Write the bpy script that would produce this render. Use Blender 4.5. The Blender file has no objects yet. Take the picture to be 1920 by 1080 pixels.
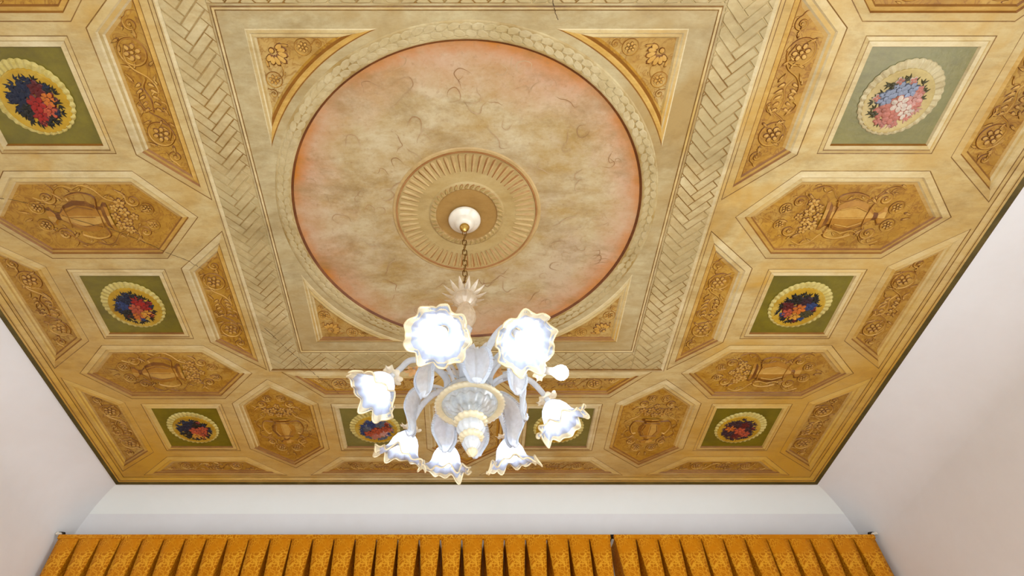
import bpy, math, random
from mathutils import Vector, Matrix
from mathutils.geometry import delaunay_2d_cdt

random.seed(7)
scene = bpy.context.scene
C = scene.collection
PI = math.pi

# ------------------------------------------------------------------ camera, world, exposure
F_PX, CX, CY_PX, HOR = 1136.0, 875.0, 540.0, 1858.0
CAM_Z, CZ = 1.5, 3.9                    # eye height, painted ceiling height
cam = bpy.data.cameras.new('camera')
cam_o = bpy.data.objects.new('camera', cam); C.objects.link(cam_o)
cam.sensor_fit = 'HORIZONTAL'; cam.sensor_width = 36.0
cam.lens = F_PX / 1920.0 * 36.0
cam.shift_x = (960.0 - CX) / 1920.0
cam.clip_start = 0.05; cam.clip_end = 60
PITCH = math.atan((HOR - CY_PX) / F_PX)
cam_o.location = (0, 0, CAM_Z)
cam_o.rotation_euler = (PI / 2 + PITCH, 0, 0)
scene.camera = cam_o

world = bpy.data.worlds.new('daylight'); scene.world = world
world.use_nodes = True
bg = world.node_tree.nodes['Background']
bg.inputs['Color'].default_value = (0.96, 0.98, 1.0, 1)
bg.inputs['Strength'].default_value = 8.2
BULB = 30.0                              # emission of each bulb

vs = scene.view_settings
vs.view_transform = 'Standard'; vs.look = 'None'; vs.gamma = 1.0
vs.use_curve_mapping = False
vs.exposure = 0.04
cy = scene.cycles                        # light bounces only; sampling is left to the renderer
cy.max_bounces = 6; cy.diffuse_bounces = 4; cy.adaptive_threshold = 0.03; cy.glossy_bounces = 2; cy.transmission_bounces = 4; cy.transparent_max_bounces = 14
cy.caustics_reflective = False; cy.caustics_refractive = False

# ------------------------------------------------------------------ helpers
def lin(c):
    return tuple((v / 255 / 12.92 if v / 255 <= 0.04045 else ((v / 255 + 0.055) / 1.055) ** 2.4) for v in c)

def new_mat(name):
    m = bpy.data.materials.new(name); m.use_nodes = True
    return m, m.node_tree.nodes, m.node_tree.links

def rgba(c): return (*lin(c), 1)

def noise(N, L, vec, scale, detail=4, rough=0.55, dist=0.0):
    n = N.new('ShaderNodeTexNoise'); n.inputs['Scale'].default_value = scale
    n.inputs['Detail'].default_value = detail; n.inputs['Roughness'].default_value = rough
    n.inputs['Distortion'].default_value = dist
    L.new(vec, n.inputs['Vector']); return n.outputs['Fac']

def ramp(N, L, fac, a, b):
    r = N.new('ShaderNodeMapRange'); r.inputs['From Min'].default_value = a; r.inputs['From Max'].default_value = b
    L.new(fac, r.inputs['Value']); return r.outputs['Result']

def mix(N, L, fac, a, b):
    m = N.new('ShaderNodeMix'); m.data_type = 'RGBA'
    if isinstance(fac, (int, float)): m.inputs[0].default_value = fac
    else: L.new(fac, m.inputs[0])
    for v, i in ((a, 6), (b, 7)):
        if isinstance(v, tuple): m.inputs[i].default_value = v
        else: L.new(v, m.inputs[i])
    return m.outputs[2]

def paint(name, c1, c2, c3=None, scale=7.0, rough=0.5, streak=3.2, big=1.7, bump=0.15, spec=0.35, stain=(0.5, 0.75), fine=0.05, fol=None, k=0.78, yel=None):
    """aged distemper: streaky two tone paint, broad patches of a third tone, fine speckle and fine relief"""
    m, N, L = new_mat(name)
    rgba = lambda c: tuple(v * k for v in lin(c)) + (1,)
    p = N['Principled BSDF']
    g = N.new('ShaderNodeNewGeometry')
    mp = N.new('ShaderNodeMapping'); mp.inputs['Scale'].default_value = (1, streak, 1)
    L.new(g.outputs['Position'], mp.inputs['Vector'])
    f1 = noise(N, L, mp.outputs[0], scale, 5, 0.74, 0.25)
    col = mix(N, L, ramp(N, L, f1, 0.34, 0.66), rgba(c1), rgba(c2))
    if c3:
        f2 = noise(N, L, g.outputs['Position'], big, 4, 0.66, 0.6)
        col = mix(N, L, ramp(N, L, f2, *stain), col, rgba(c3))
    if yel:                              # varnish yellowed unevenly towards the outer far corners
        sx = N.new('ShaderNodeSeparateXYZ'); L.new(g.outputs['Position'], sx.inputs[0])
        ax = N.new('ShaderNodeMath'); ax.operation = 'ABSOLUTE'; L.new(sx.outputs[0], ax.inputs[0])
        ay = N.new('ShaderNodeMath'); ay.operation = 'MULTIPLY_ADD'; ay.inputs[1].default_value = 0.6; L.new(sx.outputs[1], ay.inputs[0]); L.new(ax.outputs[0], ay.inputs[2])
        an = N.new('ShaderNodeMath'); an.operation = 'MULTIPLY_ADD'; an.inputs[1].default_value = 1.6; L.new(noise(N, L, g.outputs['Position'], 1.7, 3, 0.6), an.inputs[0]); L.new(ay.outputs[0], an.inputs[2])
        fy = N.new('ShaderNodeMapRange'); fy.inputs['From Min'].default_value = 3.5; fy.inputs['From Max'].default_value = 5.2; fy.inputs['To Max'].default_value = 0.9
        L.new(an.outputs[0], fy.inputs[0])
        col = mix(N, L, fy.outputs[0], col, rgba(yel))
    if fol:                              # curling brushwork in a darker tone
        f5 = noise(N, L, g.outputs['Position'], 17, 2, 0.5, 1.6)
        ab = N.new('ShaderNodeMath'); ab.operation = 'SUBTRACT'; ab.inputs[1].default_value = 0.5; L.new(f5, ab.inputs[0])
        ab2 = N.new('ShaderNodeMath'); ab2.operation = 'ABSOLUTE'; L.new(ab.outputs[0], ab2.inputs[0])
        k5 = N.new('ShaderNodeMath'); k5.operation = 'MULTIPLY'; k5.inputs[1].default_value = 0.75
        L.new(ramp(N, L, ab2.outputs[0], 0.05, 0.0), k5.inputs[0])
        col = mix(N, L, k5.outputs[0], col, rgba(fol))
    if k < 1 and fine:                   # uneven grime of age, in streaks and blotches
        mg = N.new('ShaderNodeMapping'); mg.inputs['Scale'].default_value = (1, 1.9, 1); mg.inputs['Location'].default_value = (3.1, 7.7, 0)
        L.new(g.outputs['Position'], mg.inputs['Vector'])
        kg = N.new('ShaderNodeMath'); kg.operation = 'MULTIPLY'; kg.inputs[1].default_value = 0.85
        L.new(ramp(N, L, noise(N, L, mg.outputs[0], 2.9, 6, 0.74, 0.3), 0.47, 0.74), kg.inputs[0])
        mu = N.new('ShaderNodeMix'); mu.data_type = 'RGBA'; mu.blend_type = 'MULTIPLY'
        L.new(kg.outputs[0], mu.inputs[0]); L.new(col, mu.inputs[6]); mu.inputs[7].default_value = (0.66, 0.60, 0.50, 1)
        col = mu.outputs[2]
    f3 = noise(N, L, g.outputs['Position'], 70, 2, 0.7)
    dark = tuple(v * 0.62 * k for v in lin(c2)) + (1,)
    mf = N.new('ShaderNodeMath'); mf.operation = 'MULTIPLY'; mf.inputs[1].default_value = fine * 4
    L.new(ramp(N, L, f3, 0.52, 0.8), mf.inputs[0])
    col = mix(N, L, mf.outputs[0], col, dark)
    L.new(col, p.inputs['Base Color'])
    p.inputs['Roughness'].default_value = rough
    p.inputs['Specular IOR Level'].default_value = spec
    if bump:
        b = N.new('ShaderNodeBump'); b.inputs['Strength'].default_value = bump; b.inputs['Distance'].default_value = 0.004
        L.new(noise(N, L, g.outputs['Position'], 45, 2, 0.65), b.inputs['Height'])
        L.new(b.outputs[0], p.inputs['Normal'])
    return m

def plain(name, c, rough=0.4, metal=0.0, spec=0.5):
    m, N, L = new_mat(name); p = N['Principled BSDF']
    g = N.new('ShaderNodeNewGeometry')
    f = noise(N, L, g.outputs['Position'], 40, 3)
    d = tuple(v * 0.8 for v in lin(c)) + (1,)
    L.new(mix(N, L, f, rgba(c), d), p.inputs['Base Color'])
    p.inputs['Roughness'].default_value = rough; p.inputs['Metallic'].default_value = metal
    p.inputs['Specular IOR Level'].default_value = spec
    return m

def glass(name, tint, clear, trans, body, glow_rough=0.25):
    """thin blown glass: clear / milky light-passing / white surface / sheen, in shares"""
    m, N, L = new_mat(name); N.remove(N['Principled BSDF']); out = N['Material Output']
    tr = N.new('ShaderNodeBsdfTransparent'); tr.inputs[0].default_value = (*[0.5 + 0.5 * v for v in lin(tint)], 1)
    tl = N.new('ShaderNodeBsdfTranslucent'); tl.inputs[0].default_value = rgba(tint)
    df = N.new('ShaderNodeBsdfDiffuse'); df.inputs[0].default_value = rgba(tint)
    gl = N.new('ShaderNodeBsdfGlossy'); gl.inputs['Roughness'].default_value = glow_rough
    gl.inputs[0].default_value = (1, 1, 1, 1)
    s1 = N.new('ShaderNodeMixShader'); s1.inputs[0].default_value = body / max(1e-3, trans + body)
    L.new(tl.outputs[0], s1.inputs[1]); L.new(df.outputs[0], s1.inputs[2])
    s2 = N.new('ShaderNodeMixShader'); L.new(tr.outputs[0], s2.inputs[1]); L.new(s1.outputs[0], s2.inputs[2])
    g = N.new('ShaderNodeNewGeometry')
    f = noise(N, L, g.outputs['Position'], 60, 3)
    mr = N.new('ShaderNodeMapRange'); L.new(f, mr.inputs[0])
    mr.inputs['From Min'].default_value = 0.3; mr.inputs['From Max'].default_value = 0.7
    mr.inputs['To Min'].default_value = max(0, 1 - clear - 0.06); mr.inputs['To Max'].default_value = min(1, 1 - clear + 0.06)
    L.new(mr.outputs[0], s2.inputs[0])
    fr = N.new('ShaderNodeLayerWeight'); fr.inputs[0].default_value = 0.3
    sh = N.new('ShaderNodeMapRange'); L.new(fr.outputs['Facing'], sh.inputs[0]); sh.inputs['To Min'].default_value = 0.04; sh.inputs['To Max'].default_value = 0.4
    s3 = N.new('ShaderNodeMixShader'); L.new(sh.outputs[0], s3.inputs[0])
    L.new(s2.outputs[0], s3.inputs[1]); L.new(gl.outputs[0], s3.inputs[2])
    L.new(s3.outputs[0], out.inputs[0])
    return m

def me_new(name, verts, faces, mats=(), midx=None, smooth=False):
    me = bpy.data.meshes.new(name)
    me.from_pydata([tuple(v) for v in verts], [], faces)
    for m in mats: me.materials.append(m)
    if midx: me.polygons.foreach_set('material_index', midx)
    if smooth: me.polygons.foreach_set('use_smooth', [True] * len(me.polygons))
    me.update(); return me

def ob(name, me, parent=None, loc=(0, 0, 0), rot=(0, 0, 0), scale=(1, 1, 1)):
    o = bpy.data.objects.new(name, me); C.objects.link(o)
    o.location = loc; o.rotation_euler = rot; o.scale = scale
    if parent: o.parent = parent
    return o

def tag(o, label=None, cat=None, group=None, kind=None):
    for k, v in (('label', label), ('category', cat), ('group', group), ('kind', kind)):
        if v: o[k] = v
    return o

class MB:
    """collects vertices and faces of one mesh"""
    def __init__(s): s.v = []; s.f = []; s.m = []
    def add(s, v, f, m=0):
        b = len(s.v); s.v += [tuple(p) for p in v]
        s.f += [tuple(i + b for i in q) for q in f]
        s.m += (m if isinstance(m, list) else [m] * len(f))
    def mesh(s, name, mats, smooth=False): return me_new(name, s.v, s.f, mats, s.m, smooth)

def box(mb, c, h, m=0):
    x, y, z = c; a, b, d = h
    v = [(x + i * a, y + j * b, z + k * d) for i in (-1, 1) for j in (-1, 1) for k in (-1, 1)]
    mb.add(v, [(0, 1, 3, 2), (4, 6, 7, 5), (0, 4, 5, 1), (2, 3, 7, 6), (0, 2, 6, 4), (1, 5, 7, 3)], m)

def tube(mb, pts, rad, n=8, closed=False, m=0, caps=True):
    P = [Vector(p) for p in pts]; k = len(P)
    R = rad if isinstance(rad, (list, tuple)) else [rad] * k
    b = len(mb.v); nrm = None; V = []
    for i in range(k):
        t = (P[(i + 1) % k] - P[i - 1]) if closed else (P[min(i + 1, k - 1)] - P[max(i - 1, 0)])
        t.normalize()
        if nrm is None:
            nrm = t.orthogonal().normalized()
        nrm = (nrm - t * nrm.dot(t)).normalized(); bi = t.cross(nrm)
        for j in range(n):
            a = 2 * PI * j / n
            V.append(P[i] + (nrm * math.cos(a) + bi * math.sin(a)) * R[i])
    Fc = []
    for i in range(k if closed else k - 1):
        for j in range(n):
            Fc.append((i * n + j, i * n + (j + 1) % n, ((i + 1) % k) * n + (j + 1) % n, ((i + 1) % k) * n + j))
    if caps and not closed:
        Fc.append(tuple(range(n))); Fc.append(tuple((k - 1) * n + j for j in range(n)))
    mb.add(V, Fc, m)

def lathe(mb, prof, n=32, mod=None, m=0, close=False):
    """profile [(r, z)] turned about z; mod(theta, k, r, z) -> (r, z)"""
    V = []
    for k, (r, z) in enumerate(prof):
        for j in range(n):
            a = 2 * PI * j / n
            rr, zz = mod(a, k, r, z) if mod else (r, z)
            V.append((rr * math.cos(a), rr * math.sin(a), zz))
    Fc = [(k * n + j, k * n + (j + 1) % n, (k + 1) * n + (j + 1) % n, (k + 1) * n + j) for k in range(len(prof) - 1) for j in range(n)]
    mi = [m[k] for k in range(len(prof) - 1) for j in range(n)] if isinstance(m, list) else m
    mb.add(V, Fc, mi)

def catmull(pts, n=8):
    P = [Vector(p) for p in pts]; out = []
    Q = [P[0] * 2 - P[1]] + P + [P[-1] * 2 - P[-2]]
    for i in range(1, len(Q) - 2):
        a, b, c, d = Q[i - 1:i + 3]
        for j in range(n):
            t = j / n
            out.append(0.5 * ((2 * b) + (c - a) * t + (2 * a - 5 * b + 4 * c - d) * t * t + (3 * b - a - 3 * c + d) * t ** 3))
    out.append(P[-1]); return out

def in_poly(x, y, poly):
    ins = False; j = len(poly) - 1
    for i in range(len(poly)):
        xi, yi = poly[i]; xj, yj = poly[j]
        if (yi > y) != (yj > y) and x < (xj - xi) * (y - yi) / (yj - yi) + xi: ins = not ins
        j = i
    return ins

def inset(poly, d):
    """convex polygon, any winding -> inset by d"""
    n = len(poly); cx = sum(p[0] for p in poly) / n; cy = sum(p[1] for p in poly) / n
    lines = []
    for i in range(n):
        a = Vector(poly[i]); b = Vector(poly[(i + 1) % n]); e = (b - a).normalized()
        nn = Vector((-e.y, e.x))
        if nn.dot(Vector((cx, cy)) - a) < 0: nn = -nn
        lines.append((a + nn * d, e))
    out = []
    for i in range(n):
        (p, e), (q, g) = lines[i - 1], lines[i]
        den = e.x * g.y - e.y * g.x
        t = ((q.x - p.x) * g.y - (q.y - p.y) * g.x) / den
        out.append((p.x + e.x * t, p.y + e.y * t))
    return out

# ------------------------------------------------------------------ materials
M = {}
M['cream'] = paint('cream_distemper', (216, 194, 138), (200, 170, 106), (202, 160, 76), stain=(0.5, 0.7), yel=(214, 160, 34))
M['cream_light'] = paint('pale_cream_distemper', (226, 208, 160), (212, 186, 128), (206, 172, 96), stain=(0.5, 0.72), yel=(222, 172, 48))
M['cream_mid'] = paint('stone_cream_distemper', (204, 188, 144), (184, 162, 112), (176, 146, 88), stain=(0.46, 0.7), streak=2.5, scale=7)
M['pale'] = paint('pale_line_paint', (230, 214, 170), (216, 194, 142), None, bump=0, yel=(226, 182, 62))
M['tan'] = paint('tan_paint', (206, 170, 100), (190, 148, 74), None, bump=0)
M['line'] = paint('brown_line_paint', (140, 98, 34), (118, 80, 24), (172, 134, 70), big=6, stain=(0.5, 0.7), bump=0)
M['brown'] = paint('ochre_shadow_line_paint', (156, 104, 30), (136, 84, 20), None, bump=0)
M['bead'] = paint('gold_bead_paint', (218, 178, 96), (198, 152, 64), None, bump=0)
M['gold'] = paint('gold_field_paint', (196, 148, 50), (170, 120, 26), (206, 168, 86), scale=11, streak=1.6, stain=(0.5, 0.72), big=3.2, fol=(146, 92, 18))
M['gold_pale'] = paint('worn_gold_field_paint', (198, 160, 84), (178, 134, 56), (208, 180, 118), scale=11, streak=1.6, stain=(0.45, 0.7), big=3.2, fol=(156, 108, 40))
M['orn_light'] = paint('ornament_light_paint', (216, 172, 88), (198, 148, 60), None, scale=14, streak=1, bump=0)
M['orn_mid'] = paint('ornament_gold_paint', (190, 136, 46), (172, 116, 30), None, scale=14, streak=1, bump=0)
M['orn_dark'] = paint('ornament_brown_paint', (126, 76, 14), (110, 62, 10), (170, 116, 38), big=9, stain=(0.46, 0.68), bump=0)
M['olive'] = paint('olive_panel_paint', (132, 118, 18), (112, 100, 14), (98, 90, 20), scale=6, streak=1.5, rough=0.38, spec=0.5, bump=0.25, fine=0.03)
M['olive_border'] = paint('dark_olive_border_paint', (96, 80, 22), (78, 66, 20), (122, 102, 46), big=3, bump=0)
M['ruffle'] = paint('cream_ruffle_paint', (218, 202, 128), (196, 174, 84), None, scale=20, streak=1, bump=0)
M['plate'] = paint('yellow_plate_paint', (204, 162, 34), (184, 142, 28), (212, 184, 84), scale=12, streak=1, big=8, bump=0)
M['weave'] = paint('woven_border_paint', (216, 198, 150), (194, 166, 108), (186, 166, 116), scale=9, streak=1.5, big=2.5, stain=(0.4, 0.65))
M['weave_gap'] = paint('woven_border_line_paint', (160, 118, 44), (140, 98, 32), (204, 180, 124), big=2.6, stain=(0.42, 0.58), bump=0)
M['laurel'] = paint('laurel_paint', (208, 190, 146), (192, 170, 118), (184, 162, 108), scale=10, streak=1, big=4, bump=0)
M['laurel_gap'] = paint('laurel_line_paint', (176, 146, 82), (166, 134, 70), (204, 184, 134), big=3, stain=(0.4, 0.6), bump=0)
M['rose_line'] = paint('reddish_line_paint', (176, 124, 70), (160, 106, 54), (192, 150, 96), big=3, bump=0)
M['flute_light'] = paint('flute_light_paint', (206, 176, 120), (192, 158, 98), None, scale=10, streak=1, bump=0)
M['flute_dark'] = paint('flute_brown_paint', (170, 118, 62), (158, 104, 50), (198, 166, 108), big=3, stain=(0.42, 0.62), bump=0)
M['rose_ground'] = paint('rose_ground_paint', (198, 172, 116), (182, 152, 92), (188, 164, 110), streak=2)
M['rose_core'] = paint('rose_core_paint', (176, 138, 76), (164, 124, 62), None, streak=2)
M['rose_leaf'] = paint('rose_leaf_paint', (190, 164, 100), (152, 126, 66), None, scale=20, streak=1, bump=0)
M['rim_dark'] = paint('roundel_rim_paint', (120, 68, 26), (104, 56, 22), (150, 92, 40), big=3, bump=0)
M['curl'] = paint('faded_tracery_paint', (176, 134, 90), (160, 116, 72), (200, 170, 128), big=4, stain=(0.4, 0.6), bump=0)
M['crack'] = paint('crack_grime', (96, 68, 34), (80, 54, 26), None, bump=0)
M['wall'] = paint('white_wall_paint', (234, 234, 235), (230, 229, 229), (227, 225, 224), scale=1.5, streak=1, big=0.6, rough=0.7, spec=0.2, bump=0, fine=0.0, k=1)
M['cove'] = paint('fresh_white_paint', (242, 244, 241), (239, 241, 237), None, scale=1.5, streak=1, rough=0.7, spec=0.2, bump=0, fine=0.0, k=1)
M['plate_glare'] = paint('glare_plate_paint', (206, 184, 120), (190, 166, 98), (212, 192, 140), scale=12, streak=1, big=8, bump=0)  # paler plate: reflected glare is put into the colour
M['ruffle_glare'] = paint('glare_ruffle_paint', (214, 200, 158), (196, 178, 130), None, scale=20, streak=1, bump=0)  # paler ruffle, the same glare mixed into its tone
M['olive_glare'] = paint('glare_olive_panel_paint', (138, 130, 68), (122, 116, 56), (112, 108, 62), scale=6, streak=1.5, rough=0.36, spec=0.5, bump=0.25, fine=0.03)  # greyer olive: glare on these squares is painted into the colour

def roundel_mat():
    m, N, L = new_mat('salmon_sky_paint'); p = N['Principled BSDF']
    rgba = lambda c: tuple(v * 0.76 for v in lin(c)) + (1,)
    g = N.new('ShaderNodeNewGeometry')
    d = N.new('ShaderNodeVectorMath'); d.operation = 'DISTANCE'
    d.inputs[1].default_value = (0, CYT, CZ)
    L.new(g.outputs['Position'], d.inputs[0])
    mp = N.new('ShaderNodeMapping'); mp.inputs['Scale'].default_value = (1, 1.7, 1)
    L.new(g.outputs['Position'], mp.inputs['Vector'])
    f1 = noise(N, L, mp.outputs[0], 3.6, 7, 0.76, 0.15)
    base = mix(N, L, ramp(N, L, f1, 0.36, 0.64), rgba((208, 190, 150)), rgba((182, 150, 90)))
    f4 = noise(N, L, g.outputs['Position'], 2.0, 4, 0.6, 0.8)
    base = mix(N, L, ramp(N, L, f4, 0.5, 0.68), base, rgba((202, 178, 144)))
    # painted sky: salmon towards the rim, broken up by patches
    f2 = noise(N, L, g.outputs['Position'], 2.4, 5, 0.65, 0.3)
    a = N.new('ShaderNodeMath'); a.operation = 'MULTIPLY_ADD'; a.inputs[1].default_value = 0.55; L.new(f2, a.inputs[0]); L.new(d.outputs['Value'], a.inputs[2])
    pink = mix(N, L, ramp(N, L, f1, 0.35, 0.65), rgba((208, 170, 138)), rgba((198, 146, 104)))
    col = mix(N, L, ramp(N, L, a.outputs[0], 0.84, 1.10), base, pink)
    a2 = N.new('ShaderNodeMath'); a2.operation = 'MULTIPLY_ADD'; a2.inputs[1].default_value = 0.22; L.new(f2, a2.inputs[0]); L.new(d.outputs['Value'], a2.inputs[2])
    col = mix(N, L, ramp(N, L, a2.outputs[0], 0.865, 0.945), col, rgba((196, 122, 40)))
    f6 = noise(N, L, mp.outputs[0], 2.6, 6, 0.76, 0.3)
    col = mix(N, L, ramp(N, L, f6, 0.5, 0.8), col, rgba((150, 118, 66)))
    f3 = noise(N, L, g.outputs['Position'], 45, 4, 0.7)
    col = mix(N, L, ramp(N, L, f3, 0.56, 0.95), col, rgba((160, 122, 80)))
    L.new(col, p.inputs['Base Color']); p.inputs['Roughness'].default_value = 0.55
    p.inputs['Specular IOR Level'].default_value = 0.3
    b = N.new('ShaderNodeBump'); b.inputs['Strength'].default_value = 0.2; b.inputs['Distance'].default_value = 0.004
    L.new(noise(N, L, g.outputs['Position'], 35, 2, 0.7), b.inputs['Height']); L.new(b.outputs[0], p.inputs['Normal'])
    return m

def damask_mat():
    m, N, L = new_mat('gold_damask'); p = N['Principled BSDF']
    t = N.new('ShaderNodeTexCoord')
    nz = N.new('ShaderNodeTexNoise'); nz.inputs['Scale'].default_value = 16; nz.inputs['Detail'].default_value = 2
    L.new(t.outputs['Object'], nz.inputs['Vector'])
    v = N.new('ShaderNodeVectorMath'); v.operation = 'MULTIPLY_ADD'; v.inputs[1].default_value = (0.05, 0.05, 0.05)
    L.new(nz.outputs['Color'], v.inputs[0]); L.new(t.outputs['Object'], v.inputs[2])
    vo = N.new('ShaderNodeTexVoronoi'); vo.feature = 'DISTANCE_TO_EDGE'; vo.inputs['Scale'].default_value = 44
    L.new(v.outputs[0], vo.inputs['Vector'])
    f = ramp(N, L, vo.outputs['Distance'], 0.04, 0.16)
    col = mix(N, L, f, rgba((220, 158, 36)), rgba((182, 108, 0)))
    f2 = noise(N, L, t.outputs['Object'], 9, 4)
    col = mix(N, L, ramp(N, L, f2, 0.45, 0.65), col, rgba((198, 124, 4)))
    L.new(col, p.inputs['Base Color']); p.inputs['Roughness'].default_value = 0.5
    p.inputs['Specular IOR Level'].default_value = 0.2
    b = N.new('ShaderNodeBump'); b.inputs['Strength'].default_value = 0.2; b.inputs['Distance'].default_value = 0.002
    L.new(f, b.inputs['Height']); L.new(b.outputs[0], p.inputs['Normal'])
    return m

# painted ceiling: centre line x = 0, middle at y = CYT; x in [-HX, HX], t = y - CYT in [-HT, HT]
CYT, HX, HT = 1.617, 2.535, 2.322
M['roundel'] = roundel_mat()
M['damask'] = damask_mat()

# ------------------------------------------------------------------ the room shell
OUT, DROP = 0.38, 0.30                   # plastered cove between the painted field and the walls
def cove(k=10):
    return [(OUT * math.sin(PI / 2 * i / k), DROP * (1 - math.cos(PI / 2 * i / k))) for i in range(k + 1)]
PROF = [(o, CZ - d) for o, d in cove(16)] + [(OUT, 0.0)]
WX, WF, WN = HX + OUT, CYT + HT + OUT, CYT - HT - OUT

def wall_mesh(name, side, holes=()):
    V = []; Fc = []; mi = []
    for o, z in PROF:
        if side in ('left', 'right'):
            s = -1 if side == 'left' else 1
            V += [(s * (HX + o), CYT - HT - o, z), (s * (HX + o), CYT + HT + o, z)]
        else:
            s = 1 if side == 'back' else -1
            V += [(-(HX + o), CYT + s * (HT + o), z), ((HX + o), CYT + s * (HT + o), z)]
    n = len(PROF)
    for i in range(n - 2):
        Fc.append((2 * i, 2 * i + 1, 2 * i + 3, 2 * i + 2)); mi.append(1 if side == 'back' and i < 8 else 0)
    a = 2 * (n - 2)
    if not holes:
        Fc.append((a, a + 1, a + 3, a + 2)); mi.append(0)
    else:
        # flat part of the wall with an added window opening (u0, u1, z0, z1)
        u0, u1, z0, z1 = holes[0]
        p0, p1 = V[a], V[a + 1]; ax = 1 if side in ('left', 'right') else 0
        us = sorted([p0[ax], u0, u1, p1[ax]]); zs = [0.0, z0, z1, p0[2]]
        for iu in range(3):
            for iz in range(3):
                if iu == 1 and iz == 1: continue
                b = len(V)
                for (u, z) in ((us[iu], zs[iz]), (us[iu + 1], zs[iz]), (us[iu + 1], zs[iz + 1]), (us[iu], zs[iz + 1])):
                    q = list(p0); q[ax] = u; q[2] = z; V.append(tuple(q))
                Fc.append((b, b + 1, b + 2, b + 3)); mi.append(0)
    me = me_new(name, V, Fc, [M['wall'], M['cove']], mi)
    me.polygons.foreach_set('use_smooth', [i < n - 2 for i in range(len(me.polygons))])
    return me

ADDED_WIN_R = (0.1, 2.0, 0.3, 2.62)            # unseen window added in the right wall to light the ceiling
ADDED_WIN_N = (-2.0, 2.0, 0.3, 2.3)           # unseen wide window added behind the viewer for fill daylight
tag(ob('wall_left', wall_mesh('wall_left', 'left')), 'smooth white wall left of the painted ceiling', 'wall', kind='structure')
tag(ob('wall_right', wall_mesh('wall_right', 'right', [ADDED_WIN_R])), 'smooth white wall right of the painted ceiling', 'wall', kind='structure')
tag(ob('wall_back', wall_mesh('wall_back', 'back')), 'white wall between painted ceiling and gold curtains', 'wall', kind='structure')
tag(ob('wall_front', wall_mesh('wall_front', 'front', [ADDED_WIN_N])), 'white wall behind the viewer', 'wall', kind='structure')
mb = MB(); box(mb, (0, CYT, -0.05), (WX + 0.2, (WF - WN) / 2 + 0.2, 0.05))
M['floor'] = paint('pale_terrazzo_floor', (230, 228, 224), (222, 220, 214), None, scale=30, streak=1, rough=0.35, bump=0, k=1)
tag(ob('floor', mb.mesh('floor', [M['floor']])), 'pale terrazzo floor of the room', 'floor', kind='structure')

M['added_frame_white'] = plain('added_window_white_paint', (232, 228, 220), 0.4)
m, N, L = new_mat('window_glass'); N.remove(N['Principled BSDF'])
tr = N.new('ShaderNodeBsdfTransparent'); gl = N.new('ShaderNodeBsdfGlossy'); gl.inputs['Roughness'].default_value = 0.02
ms = N.new('ShaderNodeMixShader'); ms.inputs[0].default_value = 0.06
L.new(tr.outputs[0], ms.inputs[1]); L.new(gl.outputs[0], ms.inputs[2]); L.new(ms.outputs[0], N['Material Output'].inputs[0])
M['pane'] = m

def window(name, side, u0, u1, z0, z1, cols, label):  # out-of-view windows, added to bring fill daylight onto the ceiling
    def P(u, z, d):  # d = distance outwards
        return (WX + d, u, z) if side == 'right' else (u, WN - d, z)
    def bar(mb, ua, ub, za, zb, da=0.02, db=0.08):
        v = [P(u, z, d) for u in (ua, ub) for z in (za, zb) for d in (da, db)]
        mb.add(v, [(0, 1, 3, 2), (4, 6, 7, 5), (0, 4, 5, 1), (2, 3, 7, 6), (0, 2, 6, 4), (1, 5, 7, 3)])
    f = MB(); w = 0.06
    bar(f, u0, u0 + w, z0, z1, 0, 0.1); bar(f, u1 - w, u1, z0, z1, 0, 0.1); bar(f, u0 + w, u1 - w, z0, z0 + w, 0, 0.1); bar(f, u0 + w, u1 - w, z1 - w, z1, 0, 0.1)
    r = ob(name, f.mesh(name, [M['added_frame_white']])); tag(r, label, 'window', kind='structure')
    cw = (u1 - u0 - 2 * w) / cols
    zm = z0 + (z1 - z0) * 0.62
    for i in range(cols):
        a = u0 + w + i * cw; b = a + cw
        for za, zb in ((z0 + w, zm), (zm, z1 - w)):
            s = MB(); e = 0.025
            bar(s, a, a + e, za, zb); bar(s, b - e, b, za, zb); bar(s, a + e, b - e, za, za + e); bar(s, a + e, b - e, zb - e, zb)
            so = ob('added_sash', s.mesh('added_sash', [M['added_frame_white']]), r)
            g = MB(); bar(g, a + e, b - e, za + e, zb - e, 0.045, 0.051)
            ob('pane', g.mesh('pane', [M['pane']]), so)
    # daylight portal of this opening (adds no light, only guides sampling of the sky)
    l = bpy.data.lights.new(name + '_daylight_portal', 'AREA'); l.shape = 'RECTANGLE'; l.size = u1 - u0; l.size_y = z1 - z0
    l.cycles.is_portal = True
    lo = bpy.data.objects.new(name + '_daylight_portal', l); C.objects.link(lo)
    lo.location = P((u0 + u1) / 2, (z0 + z1) / 2, 0.14)
    lo.rotation_euler = (0, PI / 2, 0) if side == 'right' else (PI / 2, 0, 0)
    if side == 'right': lo.rotation_euler = Matrix(((0, 0, 1), (1, 0, 0), (0, 1, 0))).to_euler()
    else: lo.rotation_euler = Matrix(((-1, 0, 0), (0, 0, -1), (0, -1, 0))).to_euler()
window('added_window_1', 'right', *ADDED_WIN_R, 2, 'tall white window added unseen in the right wall for daylight')
window('added_window_2', 'front', *ADDED_WIN_N, 4, 'wide white window added unseen behind the viewer for fill daylight')

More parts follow.
